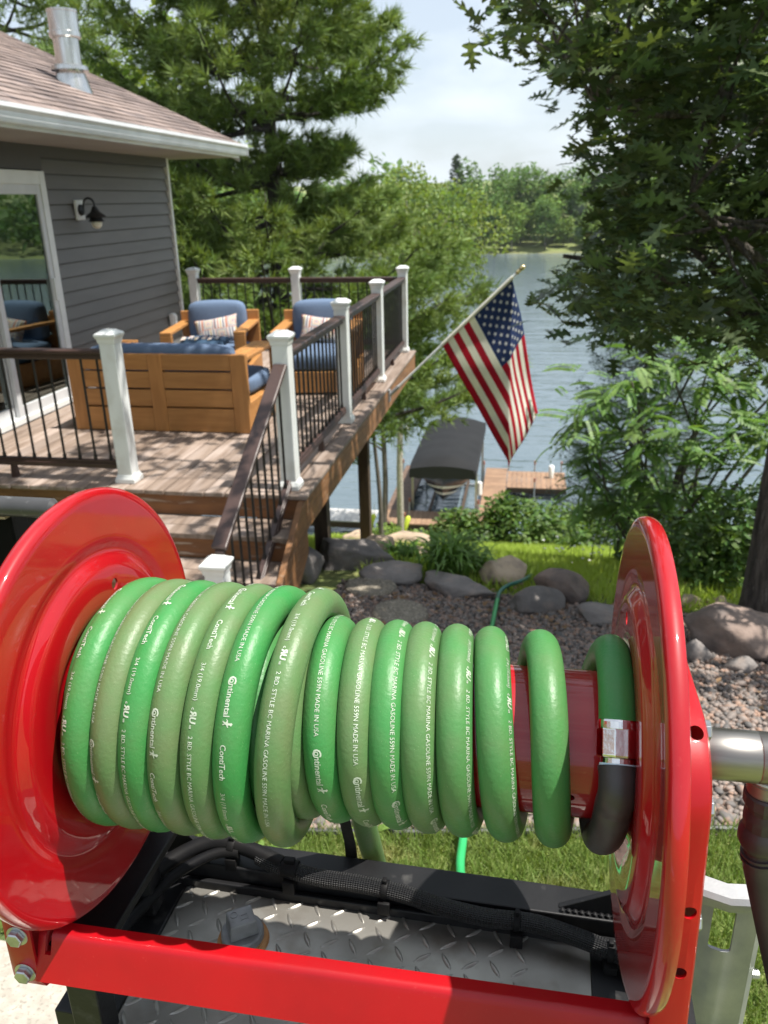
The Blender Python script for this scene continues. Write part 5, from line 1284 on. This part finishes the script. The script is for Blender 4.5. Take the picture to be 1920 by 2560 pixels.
# ------------------------------------------------------------------ the wound hose: one continuous tube
HR = .0163
T1 = [-.0190, -.081, -.130, -.163, -.195, -.223, -.251, -.283, -.314, -.345, -.3765, -.4075, -.438, -.4685, -.4985, -.5155]
T2 = [-.492, -.462, -.436, -.407, -.375, -.345, -.304]
n1 = len(T1) - 1; NT = n1 + len(T2)
TOPS = T1 + T2; R1, R2 = .0835, .1105
def hs(q): return float(np.interp(q, [0, .18, .5] + list(range(1, len(TOPS))), [-.019, -.019, -.064] + TOPS[1:]))
def hr(q): 
    t_ = min(1., max(0., (q - n1 + .15) / .55)); return R1 + (R2 - R1) * t_ * t_ * (3 - 2 * t_)
ZOFF = .004
def hcen(q):
    th = -2 * math.pi * q; return Vector((hs(q), -hr(q) * math.sin(th), hr(q) * math.cos(th) + ZOFF + .004 * max(0, -hs(q) / .5)))
Q0 = -.125
qs = np.arange(Q0, NT + .20, 1 / 64.)
path = [hcen(q) for q in qs]; rad = [Vector((0, -math.sin(-2 * math.pi * q), math.cos(-2 * math.pi * q))) for q in qs]
# smooth the axial position so turns do not kink
sx = np.array([p.x for p in path]); ker = np.ones(17) / 17; sxs = np.convolve(np.pad(sx, 8, 'edge'), ker, 'valid')
for p, x in zip(path, sxs): p.x = x
# free end: leaves the drum at the back and hangs to the ground
last = path[-1]; tl = (path[-1] - path[-2]).normalized()
Rm = Matrix.Rotation(RROT[2], 3, 'Z') @ Matrix.Rotation(RROT[1], 3, 'Y')
def toloc(p): return Rm.inverted() @ (Vector(p) - RC)
tail_w = [(-.19, .83, 1.02), (-.19, .90, .86), (-.20, .985, .74), (-.21, 1.12, .50), (-.20, 1.22, .22), (-.16, 1.24, .02), (-.02, 1.20, gzf(0, 1.2) + .02), (.4, 1.22, gzf(.4, 1.22) + .016), (1.0, 1.1, gzf(1, 1.1) + .016)]
ctl = [path[-12], last] + [toloc(p) for p in tail_w]
def catmull(P, k=14):
    out = []
    for i in range(1, len(P) - 1):
        a, b_, c_, d_ = P[i - 1], P[i], P[i + 1], P[min(i + 2, len(P) - 1)]
        for j in range(k):
            t_ = j / k; out.append(.5 * ((2 * b_) + (c_ - a) * t_ + (2 * a - 5 * b_ + 4 * c_ - d_) * t_ ** 2 + (3 * b_ - a - 3 * c_ + d_) * t_ ** 3))
    out.append(P[-1]); return out
tail = catmull(ctl)[1:]
allp = path + tail
hose = reel_thing('fuel_hose', 'thick green marine fuel hose with white print wound in coils on the red reel', 'hose')
NS = 24; V = []; U = []; arc = 0; N = rad[0].copy(); dust = []
DUST1 = [.15, .3, .35, .45, .65, .25, .75, .2, .75, .2, .6, .3, .6, .3, .5, .4]; DUST2 = [.15, .95, .10, .85, .70, .08, .80, .9]
DU = DUST1[:n1 + 1] + DUST2[:len(T2)]
arcs = []
for i, p in enumerate(allp):
    t_ = (allp[min(i + 1, len(allp) - 1)] - allp[max(i - 1, 0)]).normalized()
    if i: arc += (p - allp[i - 1]).length
    arcs.append(arc)
    N = rad[i] if i < len(rad) else N
    N = (N - t_ * N.dot(t_)).normalized(); B = N.cross(t_)
    if B.x < 0 and i < len(rad): B = -B
    if i >= len(rad):
        B = N.cross(t_); B = B if B.dot(Bprev) > 0 else -B
    Bprev = B
    qv = qs[i] if i < len(qs) else NT + .2
    dv_ = DU[int(min(len(DU) - 1, max(0, math.floor(qv + .45))))]
    for j in range(NS):
        a = 2 * math.pi * j / NS; V.append(p + HR * (math.cos(a) * N + math.sin(a) * B)); U.append((arc, a)); dust.append(dv_)
# blend the dirt along the hose
dn = np.array(dust).reshape(-1, NS); kk = np.ones(9) / 9; dn = np.apply_along_axis(lambda c_: np.convolve(np.pad(c_, 4, 'edge'), kk, 'valid'), 0, dn)
F = [(i * NS + j, i * NS + (j + 1) % NS, (i + 1) * NS + (j + 1) % NS, (i + 1) * NS + j) for i in range(len(allp) - 1) for j in range(NS)]
hm = bpy.data.materials.new('green_hose_rubber'); hm.use_nodes = True; nt = hm.node_tree; b = nt.nodes['Principled BSDF']; Nn = nt.nodes.new; L = nt.links.new
at_ = Nn('ShaderNodeAttribute'); at_.attribute_name = 'dirt'
tc = Nn('ShaderNodeTexCoord'); n1_ = Nn('ShaderNodeTexNoise'); n1_.inputs['Scale'].default_value = 26; n1_.inputs['Detail'].default_value = 6; L(tc.outputs['Object'], n1_.inputs[0])
ma = Nn('ShaderNodeMath'); ma.operation = 'MULTIPLY_ADD'; ma.inputs[1].default_value = 1.0; ma.inputs[2].default_value = -.5; L(n1_.outputs[0], ma.inputs[0])
ad = Nn('ShaderNodeMath'); ad.operation = 'ADD'; ad.use_clamp = True; L(at_.outputs['Fac'], ad.inputs[0]); L(ma.outputs[0], ad.inputs[1])
mx = Nn('ShaderNodeMix'); mx.data_type = 'RGBA'; mx.inputs[6].default_value = (.036, .205, .050, 1); mx.inputs[7].default_value = (.112, .165, .068, 1); L(ad.outputs[0], mx.inputs[0]); 
n3_ = Nn('ShaderNodeTexNoise'); n3_.inputs['Scale'].default_value = 900; L(tc.outputs['Object'], n3_.inputs[0]); r3_ = Nn('ShaderNodeMapRange'); r3_.inputs[1].default_value = .68; r3_.inputs[2].default_value = .78; r3_.inputs[4].default_value = .5; L(n3_.outputs[0], r3_.inputs[0])
m3_ = Nn('ShaderNodeMix'); m3_.data_type = 'RGBA'; m3_.inputs[7].default_value = (.30, .36, .22, 1); L(mx.outputs[2], m3_.inputs[6]); L(r3_.outputs[0], m3_.inputs[0]); L(m3_.outputs[2], b.inputs['Base Color'])
b.inputs['Roughness'].default_value = .42; b.inputs['Specular IOR Level'].default_value = .36
wv = Nn('ShaderNodeTexNoise'); wv.inputs['Scale'].default_value = 240; wv.inputs['Detail'].default_value = 3; L(tc.outputs['Object'], wv.inputs[0])
bp = Nn('ShaderNodeBump'); bp.inputs['Strength'].default_value = .3; bp.inputs['Distance'].default_value = .0014; L(wv.outputs[0], bp.inputs['Height']); L(bp.outputs[0], b.inputs['Normal'])
hme = np_mesh('hose', np.array([tuple(v) for v in V]), np.array(F), hm, smooth=True)
att = hme.attributes.new('dirt', 'FLOAT', 'POINT'); att.data.foreach_set('value', dn.astype(np.float32).ravel())
link('hose', hme, hose)
# printed lettering laid on the hose surface
def text_polys(s, size, bold=0., shear=0.):
    cu = bpy.data.curves.new('t', 'FONT'); cu.body = s; cu.size = size; cu.offset = bold; cu.shear = shear; cu.resolution_u = 2
    o = bpy.data.objects.new('t', cu); COL.objects.link(o); bpy.context.view_layer.update()
    me = bpy.data.meshes.new_from_object(o.evaluated_get(bpy.context.evaluated_depsgraph_get()))
    vs = [(v.co.x, v.co.y) for v in me.vertices]; fs = [tuple(p.vertices) for p in me.polygons]
    bpy.data.objects.remove(o); bpy.data.curves.remove(cu); bpy.data.meshes.remove(me); return vs, fs
def moved(vf, dx, dy=0., mir=False):
    vs, fs = vf
    if mir:
        w_ = max(v[0] for v in vs); vs = [(w_ - x, y) for x, y in vs]
    return [(x + dx, y + dy) for x, y in vs], fs
def wid(vf): return max(v[0] for v in vf[0])
ITEMS = []; x = 0.
def put(vf, gap, dy=0., mir=False):
    global x
    ITEMS.append(moved(vf, x, dy, mir)); x += wid(vf) + gap
S_ = .0062
put(text_polys('C', S_ * 1.75, .00020), -.0052, -.0012); put(text_polys('ontinental', S_ * 1.32, .00012), .0022, 0)
horse = [(0, 0), (.2, .05), (.32, .42), (.1, .52), (.02, .40), (-.06, .44), (.06, .62), (.36, .66), (.42, .95), (.34, 1.02), (.50, 1.18), (.78, 1.02), (.66, .92), (.64, .66), (.92, .74), (.94, .62), (.66, .50), (.56, .30), (.72, .06), (.58, .0), (.44, .26), (.34, 0)]
ITEMS.append(([(x + a * .0072, c_ * .0078) for a, c_ in horse], [tuple(range(len(horse)))])); x += .0072 + .014
put(text_polys('ContiTech', S_ * 1.22, .00010), .013); put(text_polys('3/4 (19.0mm)', S_ * 1.0, 0), .006)
put(text_polys('c', S_ * .75, .0001), .0008); put(text_polys('R', S_ * 1.30, .00035, .15), -.0006, -.0004, True); put(text_polys('U', S_ * 1.30, .00035, .15), .0008, -.0004); put(text_polys('us', S_ * .6, .0001), .006)
put(text_polys('2 BD. STYLE BC MARINA GASOLINE 559N MADE IN USA', S_ * .96, 0), 0)
TXL = x
def inst(pv, pf, q_top, th0, th1, psi, off):
    """th: degrees from the top of the turn towards the front; text runs that way"""
    vs, fs = [], []
    for vv, ff in ITEMS:
        ok = True; out = []
        for (tx, ty) in vv:
            tx2 = tx + off
            rc_ = hr(q_top - th0 / 360) + HR * math.cos(psi); th = th0 + math.degrees(tx2 / rc_)
            if tx2 < -1e-6 or th > th1: ok = False
            qv = q_top - th / 360; p = hcen(max(Q0, qv)); fi = (qv - Q0) * 64; i0 = int(max(0, min(len(sxs) - 2, fi))); p.x = sxs[i0] + (sxs[i0 + 1] - sxs[i0]) * min(1, max(0, fi - i0))
            a = psi + (ty - .003) / HR; thr = -2 * math.pi * qv; Nr = Vector((0, -math.sin(thr), math.cos(thr)))
            out.append(p + (HR + .00028) * (math.cos(a) * Nr + math.sin(a) * Vector((1, 0, 0))))
        if ok or len(vv) > 700:
            keep = ok
            b0 = len(pv)
            if ok: pv.extend(out); pf.extend(tuple(i + b0 for i in f) for f in ff)
def inst2(pv, pf, q_top, th_start, psi0, th_min=-400, th_max=400, dpsi=0.):
    """string whose first letter stands at th_start; letters outside th_min..th_max are left out"""
    rc_ = hr(q_top) + HR * .9
    for vv, ff in ITEMS:
        keepf = []; loc = []
        ths = [th_start + math.degrees(tx / rc_) for tx, ty in vv]
        for (tx, ty), th in zip(vv, ths):
            qv = q_top - th / 360; p = hcen(max(Q0, qv)); fi = (qv - Q0) * 64; i0 = int(max(0, min(len(sxs) - 2, fi))); p.x = sxs[i0] + (sxs[i0 + 1] - sxs[i0]) * min(1, max(0, fi - i0))
            a = math.radians(psi0 + dpsi * th / 90) + (ty - .003) / HR; thr = -2 * math.pi * qv; Nr = Vector((0, -math.sin(thr), math.cos(thr)))
            loc.append(p + (HR + .00030) * (math.cos(a) * Nr + math.sin(a) * Vector((1, 0, 0))))
        for f in ff:
            m_ = sum(ths[i] for i in f) / len(f)
            if th_min <= m_ <= th_max and q_top - m_ / 360 > 0: keepf.append(f)
        used = sorted({i for f in keepf for i in f}); mp = {i: len(pv) + k for k, i in enumerate(used)}
        pv.extend(loc[i] for i in used); pf.extend(tuple(mp[i] for i in f) for f in keepf)
pv, pf = [], []
def arc_deg(q_top): return math.degrees(TXL / (hr(q_top) + HR * .9))
for qt, th, psi in ((8, 54, -8), (7, 71, 4), (6, 84, 18), (5, 98, 34), (4, 112, 44), (3, 126, 54), (2, 140, 60)):
    inst2(pv, pf, qt, th, psi, th - 1, 200); D_ = arc_deg(qt); inst2(pv, pf, qt, th - 6 - D_, psi, -60, th - 4)
for j, th, psi in ((1, -2, -24), (2, 72, -31), (3, -10, -12), (4, 57, -18), (5, -10, -2), (6, 42, -4), (7, -38, -2)):
    qt = n1 + j; D_ = arc_deg(qt)
    inst2(pv, pf, qt, th, psi, th - 1, 190); inst2(pv, pf, qt, th - 6 - D_, psi, -70, th - 4)
    if th < 0: inst2(pv, pf, qt, th + D_ * .80 + 8, psi, 150, 190)
q = MB(); q.add(pv, pf); me = bpy.data.meshes.new('printed_text'); me.from_pydata(q.v, [], q.f); me.materials.append(PRINT); me.update(); link('printed_text', me, hose)
# ferrule on the hose end and the iron elbow into the drum
def onarc(th, s_=-.019, r_=R1): t_ = math.radians(th); return Vector((s_, -r_ * math.sin(t_), r_ * math.cos(t_) + ZOFF))
q = MB(); A0, A1 = onarc(43), onarc(63); axd = (A1 - A0).normalized(); L_ = (A1 - A0).length
q.lathe([(-.002, .0166), (.0, .0172), (.006, .0172)], A0, axd, 32); q.lathe([(.005, .0168), (.006, .0180), (L_ - .002, .0180), (L_, .0168)], A0, axd, 10, ph=.2); q.lathe([(L_, .0145), (L_ + .006, .0145)], A0, axd, 28)
q.obj('ferrule', CHROME, hose, bevel=.0006)
q = MB(); q.lathe([(L_ + .0045, .0150), (L_ + .0065, .0156), (L_ + .0085, .0150)], A0, axd, 28); q.obj('thread_sealant', TAPE, hose, smooth=40)
q = MB(); a = A0 + axd * (L_ + .007); pth = [a, a + axd * .02] + [onarc(th, -.019 - .006 * max(0, (th - 80) / 60), R1 + .001) for th in range(92, 150, 6)] + [Vector((-.028, -.036, -.060)), Vector((-.028, -.028, -.050))]
q.tube(catmull([pth[0]] + pth, 4), .0160, 24); q.tube([a, a + axd * .004], .0166, 24)
q.obj('inlet_elbow', mat('black_elbow', (.060, .053, .052), (.04, .036, .036), scale=30, rough=.42, metal=.2, bump=.3, bscale=150, bdist=.0008), reel, smooth=40)

# ------------------------------------------------------------------ tank under the reel
TO = Vector((-.18, .55, .85)); TRZ = -.028
tank = thing('fuel_tank', 'steel diamond plate tank in a black frame below the reel', 'tank', TO, TRZ)
q = MB(); q.box(-.268, .286, -.32, .262, -.006, 0); plate = q.obj('tread_plate', STEEL, tank)
q = MB(); q.box(-.262, .28, -.31, .245, -.55, -.008); q.obj('tank_body', BLACKP, tank, bevel=.004)
lq = MB(); nlg = 12; vs = []
for i in range(nlg + 1):
    t_ = i / nlg; w_ = .0026 * math.sin(math.pi * t_) ** .75 + .0002; hh = .0024 * math.sin(math.pi * t_) ** .5
    x_ = (t_ - .5) * .027
    vs += [(x_, -w_ * 1.25, -.0002), (x_, -w_ * .4, hh), (x_, w_ * .4, hh), (x_, w_ * 1.25, -.0002)]
lq.add(vs, [(i * 4 + j, i * 4 + j + 1, i * 4 + j + 5, i * 4 + j + 4) for i in range(nlg) for j in range(3)])
lme = lq.mesh('tread_lug', STEEL, smooth=50)
k = 0; pt = .0305
for i in range(20):
    for j in range(19):
        x_ = -.258 + i * pt + (.0 if j % 2 == 0 else .0); y_ = .246 - j * pt * .80
        if x_ > .272 or y_ < -.31: continue
        if (x_ + .155) ** 2 + (y_ - .187) ** 2 < .034 ** 2: continue
        if -.060 < y_ + .045 < .0 and False: continue
        if k >= 298: break
        o = link('tread_lug', lme, plate); o.location = (x_, y_, 0); o.rotation_euler = (0, 0, R(38) if (i + j) % 2 else R(-58)); k += 1
# square headed plug in its rusty bung
PL = Vector((-.157, .182, 0))
q = MB(); q.lathe([(0, .034), (.004, .033), (.006, .0295), (.0075, .0295)], PL, (0, 0, 1), 36); q.obj('bung_ring', RUST, tank, smooth=30)
pl = thing('tank_plug', 'grey cast plug with square head screwed into the diamond plate', 'plug', TO + Matrix.Rotation(TRZ, 3, 'Z') @ (PL + Vector((0, 0, .0075))), TRZ + R(34))
q = MB(); q.lathe([(0, .0275), (.009, .0275), (.0115, .0255)], (0, 0, 0), (0, 0, 1), 40); q.obj('flange', CAST, pl, smooth=35)
q = MB(); q.frus(0, 0, .0115, .034, .0185, .0165, .0165, .0145); q.obj('square_head', CAST, pl, bevel=.002)
q = MB(); q.lathe([(.0, .0052), (.0008, .0052), (.0008, .0040), (.0, .0040)], (-.008, .005, .034), (0, 0, 1), 20, closed=True)
for a_, c_, w_, h_ in ((.004, -.006, .009, .0012), (.004, .001, .009, .0012), (-.0005, -.0035, .0012, .0086), (.0085, -.0035, .0012, .0086)): q.box(a_ - w_ / 2, a_ + w_ / 2, c_ - h_ / 2, c_ + h_ / 2, .034, .0348)
q.obj('cast_marks', CAST, pl)
# frame rails
def tbox(name, m, *boxes, bevel=.002):
    q = MB()
    for b_ in boxes: q.box(*b_)
    return q.obj(name, m, tank, bevel=bevel)
tbox('rear_rail', BLACKP, (-.33, .36, .2625, .3105, -.03, .036)); tbox('rear_lip', BLACKP, (-.33, .36, .252, .2595, -.008, .014))
tbox('side_rail', BLACKP, (.2865, .372, -.34, .262, -.03, .004)); tbox('side_rail', BLACKP, (-.345, -.2685, .045, .262, -.03, .004))
tbox('leg', BLACKP, (-.300, -.262, .02, .05, -.60, .135)); tbox('leg', BLACKP, (.33, .36, .02, .05, -.60, .135))
tbox('leg', BLACKP, (-.345, -.30, .265, .305, -1.05, -.031)); tbox('leg', BLACKP, (.31, .355, .265, .305, -1.05, -.031)); tbox('leg', BLACKP, (-.258, -.22, -.30, -.26, -.95, -.551)); tbox('leg', BLACKP, (.24, .28, -.30, -.26, -.95, -.551))
tbox('foot_plate', BLACKP, (-.320, -.245, .018, .22, .1355, .1480)); tbox('foot_plate', BLACKP, (.325, .37, .018, .22, .1355, .1480)); tbox('leg', BLACKP, (-.335, -.285, .19, .22, .006, .135)); tbox('leg', BLACKP, (.335, .365, .19, .22, .006, .135))
for pts, x0, x1 in (([(.26, .037), (.31, .037), (.305, .15), (.27, .15)], -.33, -.322), ):
    q = MB(); q.prism(pts, x0, x1, Myz); q.obj('gusset', BLACKP, tank, bevel=.001)
Mxz = Matrix(((1, 0, 0, 0), (0, 0, 1, 0), (0, 1, 0, 0), (0, 0, 0, 1)))
q = MB(); q.prism([(-.33, .037), (-.235, .037), (-.33, .15)], .272, .280, Mxz); q.obj('gusset', BLACKP, tank, bevel=.001)
q = MB(); q.prism([(.245, .037), (.36, .037), (.36, .10)], .272, .280, Mxz); q.obj('gusset', BLACKP, tank, bevel=.001)
wl_ = MB()
for (xa, xb, y_, z_) in ((-.318, -.26, .268, .038), (.25, .34, .268, .038)):
    for i in range(12): wl_.lathe([(0, .0001), (.002, .0034), (.004, .0001)], (xa + (xb - xa) * i / 11, y_, z_), (0, 0, 1), 7)
wl_.obj('weld_bead', BLACKR, tank, smooth=60)
# braided cable harness in its clamps
brd = mat('braided_sleeve', (.009, .009, .010), (.018, .018, .019), scale=1, rough=.42, spec=.35, bump=0)
nt = brd.node_tree; b = nt.nodes['Principled BSDF']; N = nt.nodes.new; L = nt.links.new
uvn = N('ShaderNodeAttribute'); uvn.attribute_name = 'weave'; sp = N('ShaderNodeSeparateXYZ'); L(uvn.outputs['Vector'], sp.inputs[0])
def mth2(op, a, c_=None):
    n_ = N('ShaderNodeMath'); n_.operation = op
    for i, v in enumerate((a, c_)):
        if v is None: continue
        if isinstance(v, (int, float)): n_.inputs[i].default_value = v
        else: L(v, n_.inputs[i])
    return n_.outputs[0]
wu = mth2('SINE', mth2('MULTIPLY', mth2('ADD', sp.outputs[0], sp.outputs[1]), 6.2832)); wv_ = mth2('SINE', mth2('MULTIPLY', mth2('SUBTRACT', sp.outputs[0], sp.outputs[1]), 6.2832))
wh = mth2('MULTIPLY', wu, wv_); bpn = N('ShaderNodeBump'); bpn.inputs['Strength'].default_value = .9; bpn.inputs['Distance'].default_value = .0012; L(wh, bpn.inputs['Height']); L(bpn.outputs[0], b.inputs['Normal'])
har = thing('cable_harness', 'black braided cable bundle clamped along the back edge of the diamond plate', 'cable', (-.18, .80, .87)); HO = Vector((-.18, .80, .87))
cw = [(-.455, .802, .900), (-.41, .832, .909), (-.36, .832, .908), (-.31, .818, .900), (-.25, .812, .893), (-.189, .810, .892), (-.13, .806, .888), (-.08, .797, .884), (-.02, .792, .880), (.039, .792, .880), (.09, .782, .878), (.15, .765, .874), (.22, .75, .86)]
pp = catmull([Vector(cw[0])] + [Vector(c_) for c_ in cw], 8)
def sleeve(pp, r_, name, m, kx=150., ka=14):
    vs = []; uv = []; n_ = 16; a_ = 0
    Nv = Vector((0, 0, 1))
    for i, p in enumerate(pp):
        t_ = (pp[min(i + 1, len(pp) - 1)] - pp[max(0, i - 1)]).normalized(); Nv = (Nv - t_ * Nv.dot(t_)).normalized(); B_ = t_.cross(Nv)
        if i: a_ += (p - pp[i - 1]).length
        for j in range(n_ + 1):
            an = 2 * math.pi * j / n_; vs.append(tuple(p - HO + r_ * (math.cos(an) * Nv + math.sin(an) * B_))); uv.append((a_ * kx, j / n_ * ka, 0))
    fs = np.array([(i * (n_ + 1) + j, i * (n_ + 1) + j + 1, (i + 1) * (n_ + 1) + j + 1, (i + 1) * (n_ + 1) + j) for i in range(len(pp) - 1) for j in range(n_)])
    me = np_mesh(name, np.array(vs), fs, m, smooth=True); at = me.attributes.new('weave', 'FLOAT_VECTOR', 'POINT'); at.data.foreach_set('vector', np.array(uv, np.float32).ravel()); return link(name, me, har)
sleeve(pp[20:], .0115, 'sleeve', brd)
q = MB(); tp_ = catmull([Vector((-.505, .69, .66))] * 2 + [Vector(c_) for c_ in ((-.510, .66, .80), (-.505, .705, .872), (-.478, .765, .893), (-.455, .802, .902), (-.41, .832, .911), (-.36, .832, .911), (-.30, .818, .902))], 7)
q.tube([p - HO for p in tp_], .0110, 16); q.tube([p - HO + Vector((.019, -.010, -.005)) for p in tp_[4:40]], .0075, 14); q.obj('taped_section', BLACKR, har, smooth=60)
for (x_, y_, z_, w_) in ((-.288, .816, .898, .022), (-.155, .808, .890, .008), (.02, .792, .880, .008), (.135, .768, .875, .008), (-.375, .832, .910, .010)):
    q = MB(); q.lathe([(-w_ / 2, .0128), (w_ / 2, .0128)], Vector((x_, y_, z_)) - HO, (1, -.08, -.04), 16); q.box(x_ - HO.x - .008, x_ - HO.x + .008, y_ - HO.y - .016, y_ - HO.y + .004, z_ - HO.z - .030, z_ - HO.z - .010); q.box(x_ - HO.x - w_ * .35, x_ - HO.x + w_ * .35, y_ - HO.y - .004, y_ - HO.y + .004, z_ - HO.z + .011, z_ - HO.z + .018); q.obj('clamp', BLACKR, har, bevel=.0008, smooth=40)
# strap behind the coils
q = MB(); pts = [(-.225, .80, 1.14), (-.222, .84, 1.02), (-.216, .872, .90), (-.214, .885, .80), (-.212, .886, .74), (-.21, .885, .60)]
for i, p in enumerate(pts): pass
vs = [(x_ - .0085 * c_, y_ + .0012 * d_ + .003 * math.sin(i * 1.3) * c_, z_) for i, (x_, y_, z_) in enumerate(pts) for c_, d_ in ((-1, -1), (1, -1), (1, 1), (-1, 1))]
q.add(vs, [(i * 4 + j, i * 4 + (j + 1) % 4, (i + 1) * 4 + (j + 1) % 4, (i + 1) * 4 + j) for i in range(len(pts) - 1) for j in range(4)] + [(3, 2, 1, 0), tuple(range(len(vs) - 4, len(vs)))])
setp(q.obj('strap', WEBB, smooth=30), 'black webbing strap hanging behind the hose coils next to the pale hose', 'strap')

# cast aluminium guard with a window, right of the arm
gd_ = thing('metal_guard', 'cast aluminium guard plate with a rectangular window right of the reel arm', 'guard', (.27, .76, .8)); GO = Vector((.27, .76, .8))
prof = [(.205, .775), (.222, .757), (.2555, .746), (.290, .749), (.300, .762), (.304, .80)]
q = MB(); n_ = len(prof); vs = []
for z_, k_ in ((.35, 0), (.982, 0), (.992, -.004), (.998, -.004), (1.004, .0)):
    for (x_, y_) in prof: vs.append((x_ - GO.x, y_ + k_ - GO.y, z_ - GO.z))
vs += [(x_ * .90 + .026 - GO.x, y_ + .020 - GO.y, 1.006 - GO.z) for x_, y_ in prof]
q.add(vs, [(k * n_ + i, k * n_ + i + 1, (k + 1) * n_ + i + 1, (k + 1) * n_ + i) for k in range(5) for i in range(n_ - 1)])
o = q.obj('guard_plate', GALV, gd_, smooth=25)
m = o.modifiers.new('s', 'SOLIDIFY'); m.thickness = .004; me = evaluated(o); o.modifiers.clear(); o.data = me
c = MB(); c.box(.2405 - GO.x, .2650 - GO.x, .70 - GO.y, .80 - GO.y, .922 - GO.z, .984 - GO.z); cut(o, c.mesh('cutter', GALV, bevel=.003), smooth=25)
q = MB()
for z_ in (.86, .76): q.lathe([(0, .006), (.008, .006), (.010, .004)], (.303 - GO.x, .775 - GO.y, z_ - GO.z), (1, .1, 0), 8)
q.obj('stud', ZINC, gd_, smooth=30)
q = MB(); q.box(.215 - GO.x, .300 - GO.x, .81 - GO.y, .90 - GO.y, -.75, -.15); q.obj('pump_body', BLACKP, gd_, bevel=.01)

# dark cabinet with a grey tube, behind the left disc
cab = thing('black_cabinet', 'black metal cabinet with a grey tube along its top edge behind the left disc', 'cabinet', (-1.05, 1.1, .0)); CO = Vector((-1.05, 1.1, 0))
q = MB(); q.tube([(-.45, -.10, 1.343), (.365, -.10, 1.3405), (.380, -.10, 1.3400), (.386, -.10, 1.340)], [.0150, .0150, .0150, .009], 20); q.obj('tube_handle', mat('grey_painted_tube', (.055, .054, .055), (.04, .04, .04), scale=20, rough=.38, c3=(.12, .12, .12), s3=60, p3=(.62, .75)), cab, smooth=40)
q = MB(); q.box(-.45, .30, -.085, -.045, .93, 1.3215); q.obj('body', mat('soot_black', (.004, .004, .004), None, rough=.8, spec=.1), cab, bevel=.006)
q = MB(); q.box(-.45, .305, -.108, -.084, 1.3225, 1.3265); q.obj('trim_strip', mat('tan_trim', (.32, .24, .14), None, rough=.6), cab)
for x_ in (-.43, -.1):
    for y_ in (-.065,):
        q = MB(); q.box(x_ - .015, x_ + .015, y_ - .015, y_ + .015, gzf(-1.05 + x_, 1.1 + y_) - .03, .929); q.obj('leg', BLACKP, cab)

# garden hose over grass and gravel
gh = thing('garden_hose', 'thin green garden hose running over the gravel and grass behind the reel', 'hose', (0, 0, 0))
pts = [(-.10, 1.80), (-.135, 1.98), (-.14, 2.2), (-.16, 2.7), (-.15, 3.5), (-.14, 4.2), (-.13, 4.7), (-.12, 5.08)]
P_ = catmull([Vector((x_, y_, gzf(x_, y_) + .035 + (.02 if y_ > 2.2 else .035))) for x_, y_ in [pts[0]] + pts], 8)
q = MB(); q.tube(P_, .0145, 14); q.obj('near_length', GHOSE, gh, smooth=60)
P_ = catmull([Vector(p) for p in ((-.12, 5.08, gzf(-.12, 5.08) + .05), (-.12, 5.08, gzf(-.12, 5.08) + .05), (-.11, 5.22, gzf(-.1, 5.2) + .06), (-.06, 5.33, gzf(-.1, 5.3) + .08), (.06, 5.48, gzf(0, 5.5) + .10), (.12, 5.9, gzf(0, 5.9) + .03))], 8)
q = MB(); q.tube(P_, .0145, 14); q.obj('far_length', GHOSED, gh, smooth=60, label='darker length passing between the boulders')

# ------------------------------------------------------------------ summer haze over the lake
hzm = bpy.data.materials.new('haze'); hzm.use_nodes = True; nt = hzm.node_tree; nt.nodes.clear()
ho = nt.nodes.new('ShaderNodeOutputMaterial'); hv = nt.nodes.new('ShaderNodeVolumePrincipled')
hv.inputs['Color'].default_value = (.90, .95, 1, 1); hv.inputs['Density'].default_value = HAZE; hv.inputs['Anisotropy'].default_value = .3
nt.links.new(hv.outputs[0], ho.inputs['Volume'])
q = MB(); q.box(-1520, 1520, -320, 1520, -16, 15.5)
link('haze', q.mesh('haze', hzm), kind='stuff')
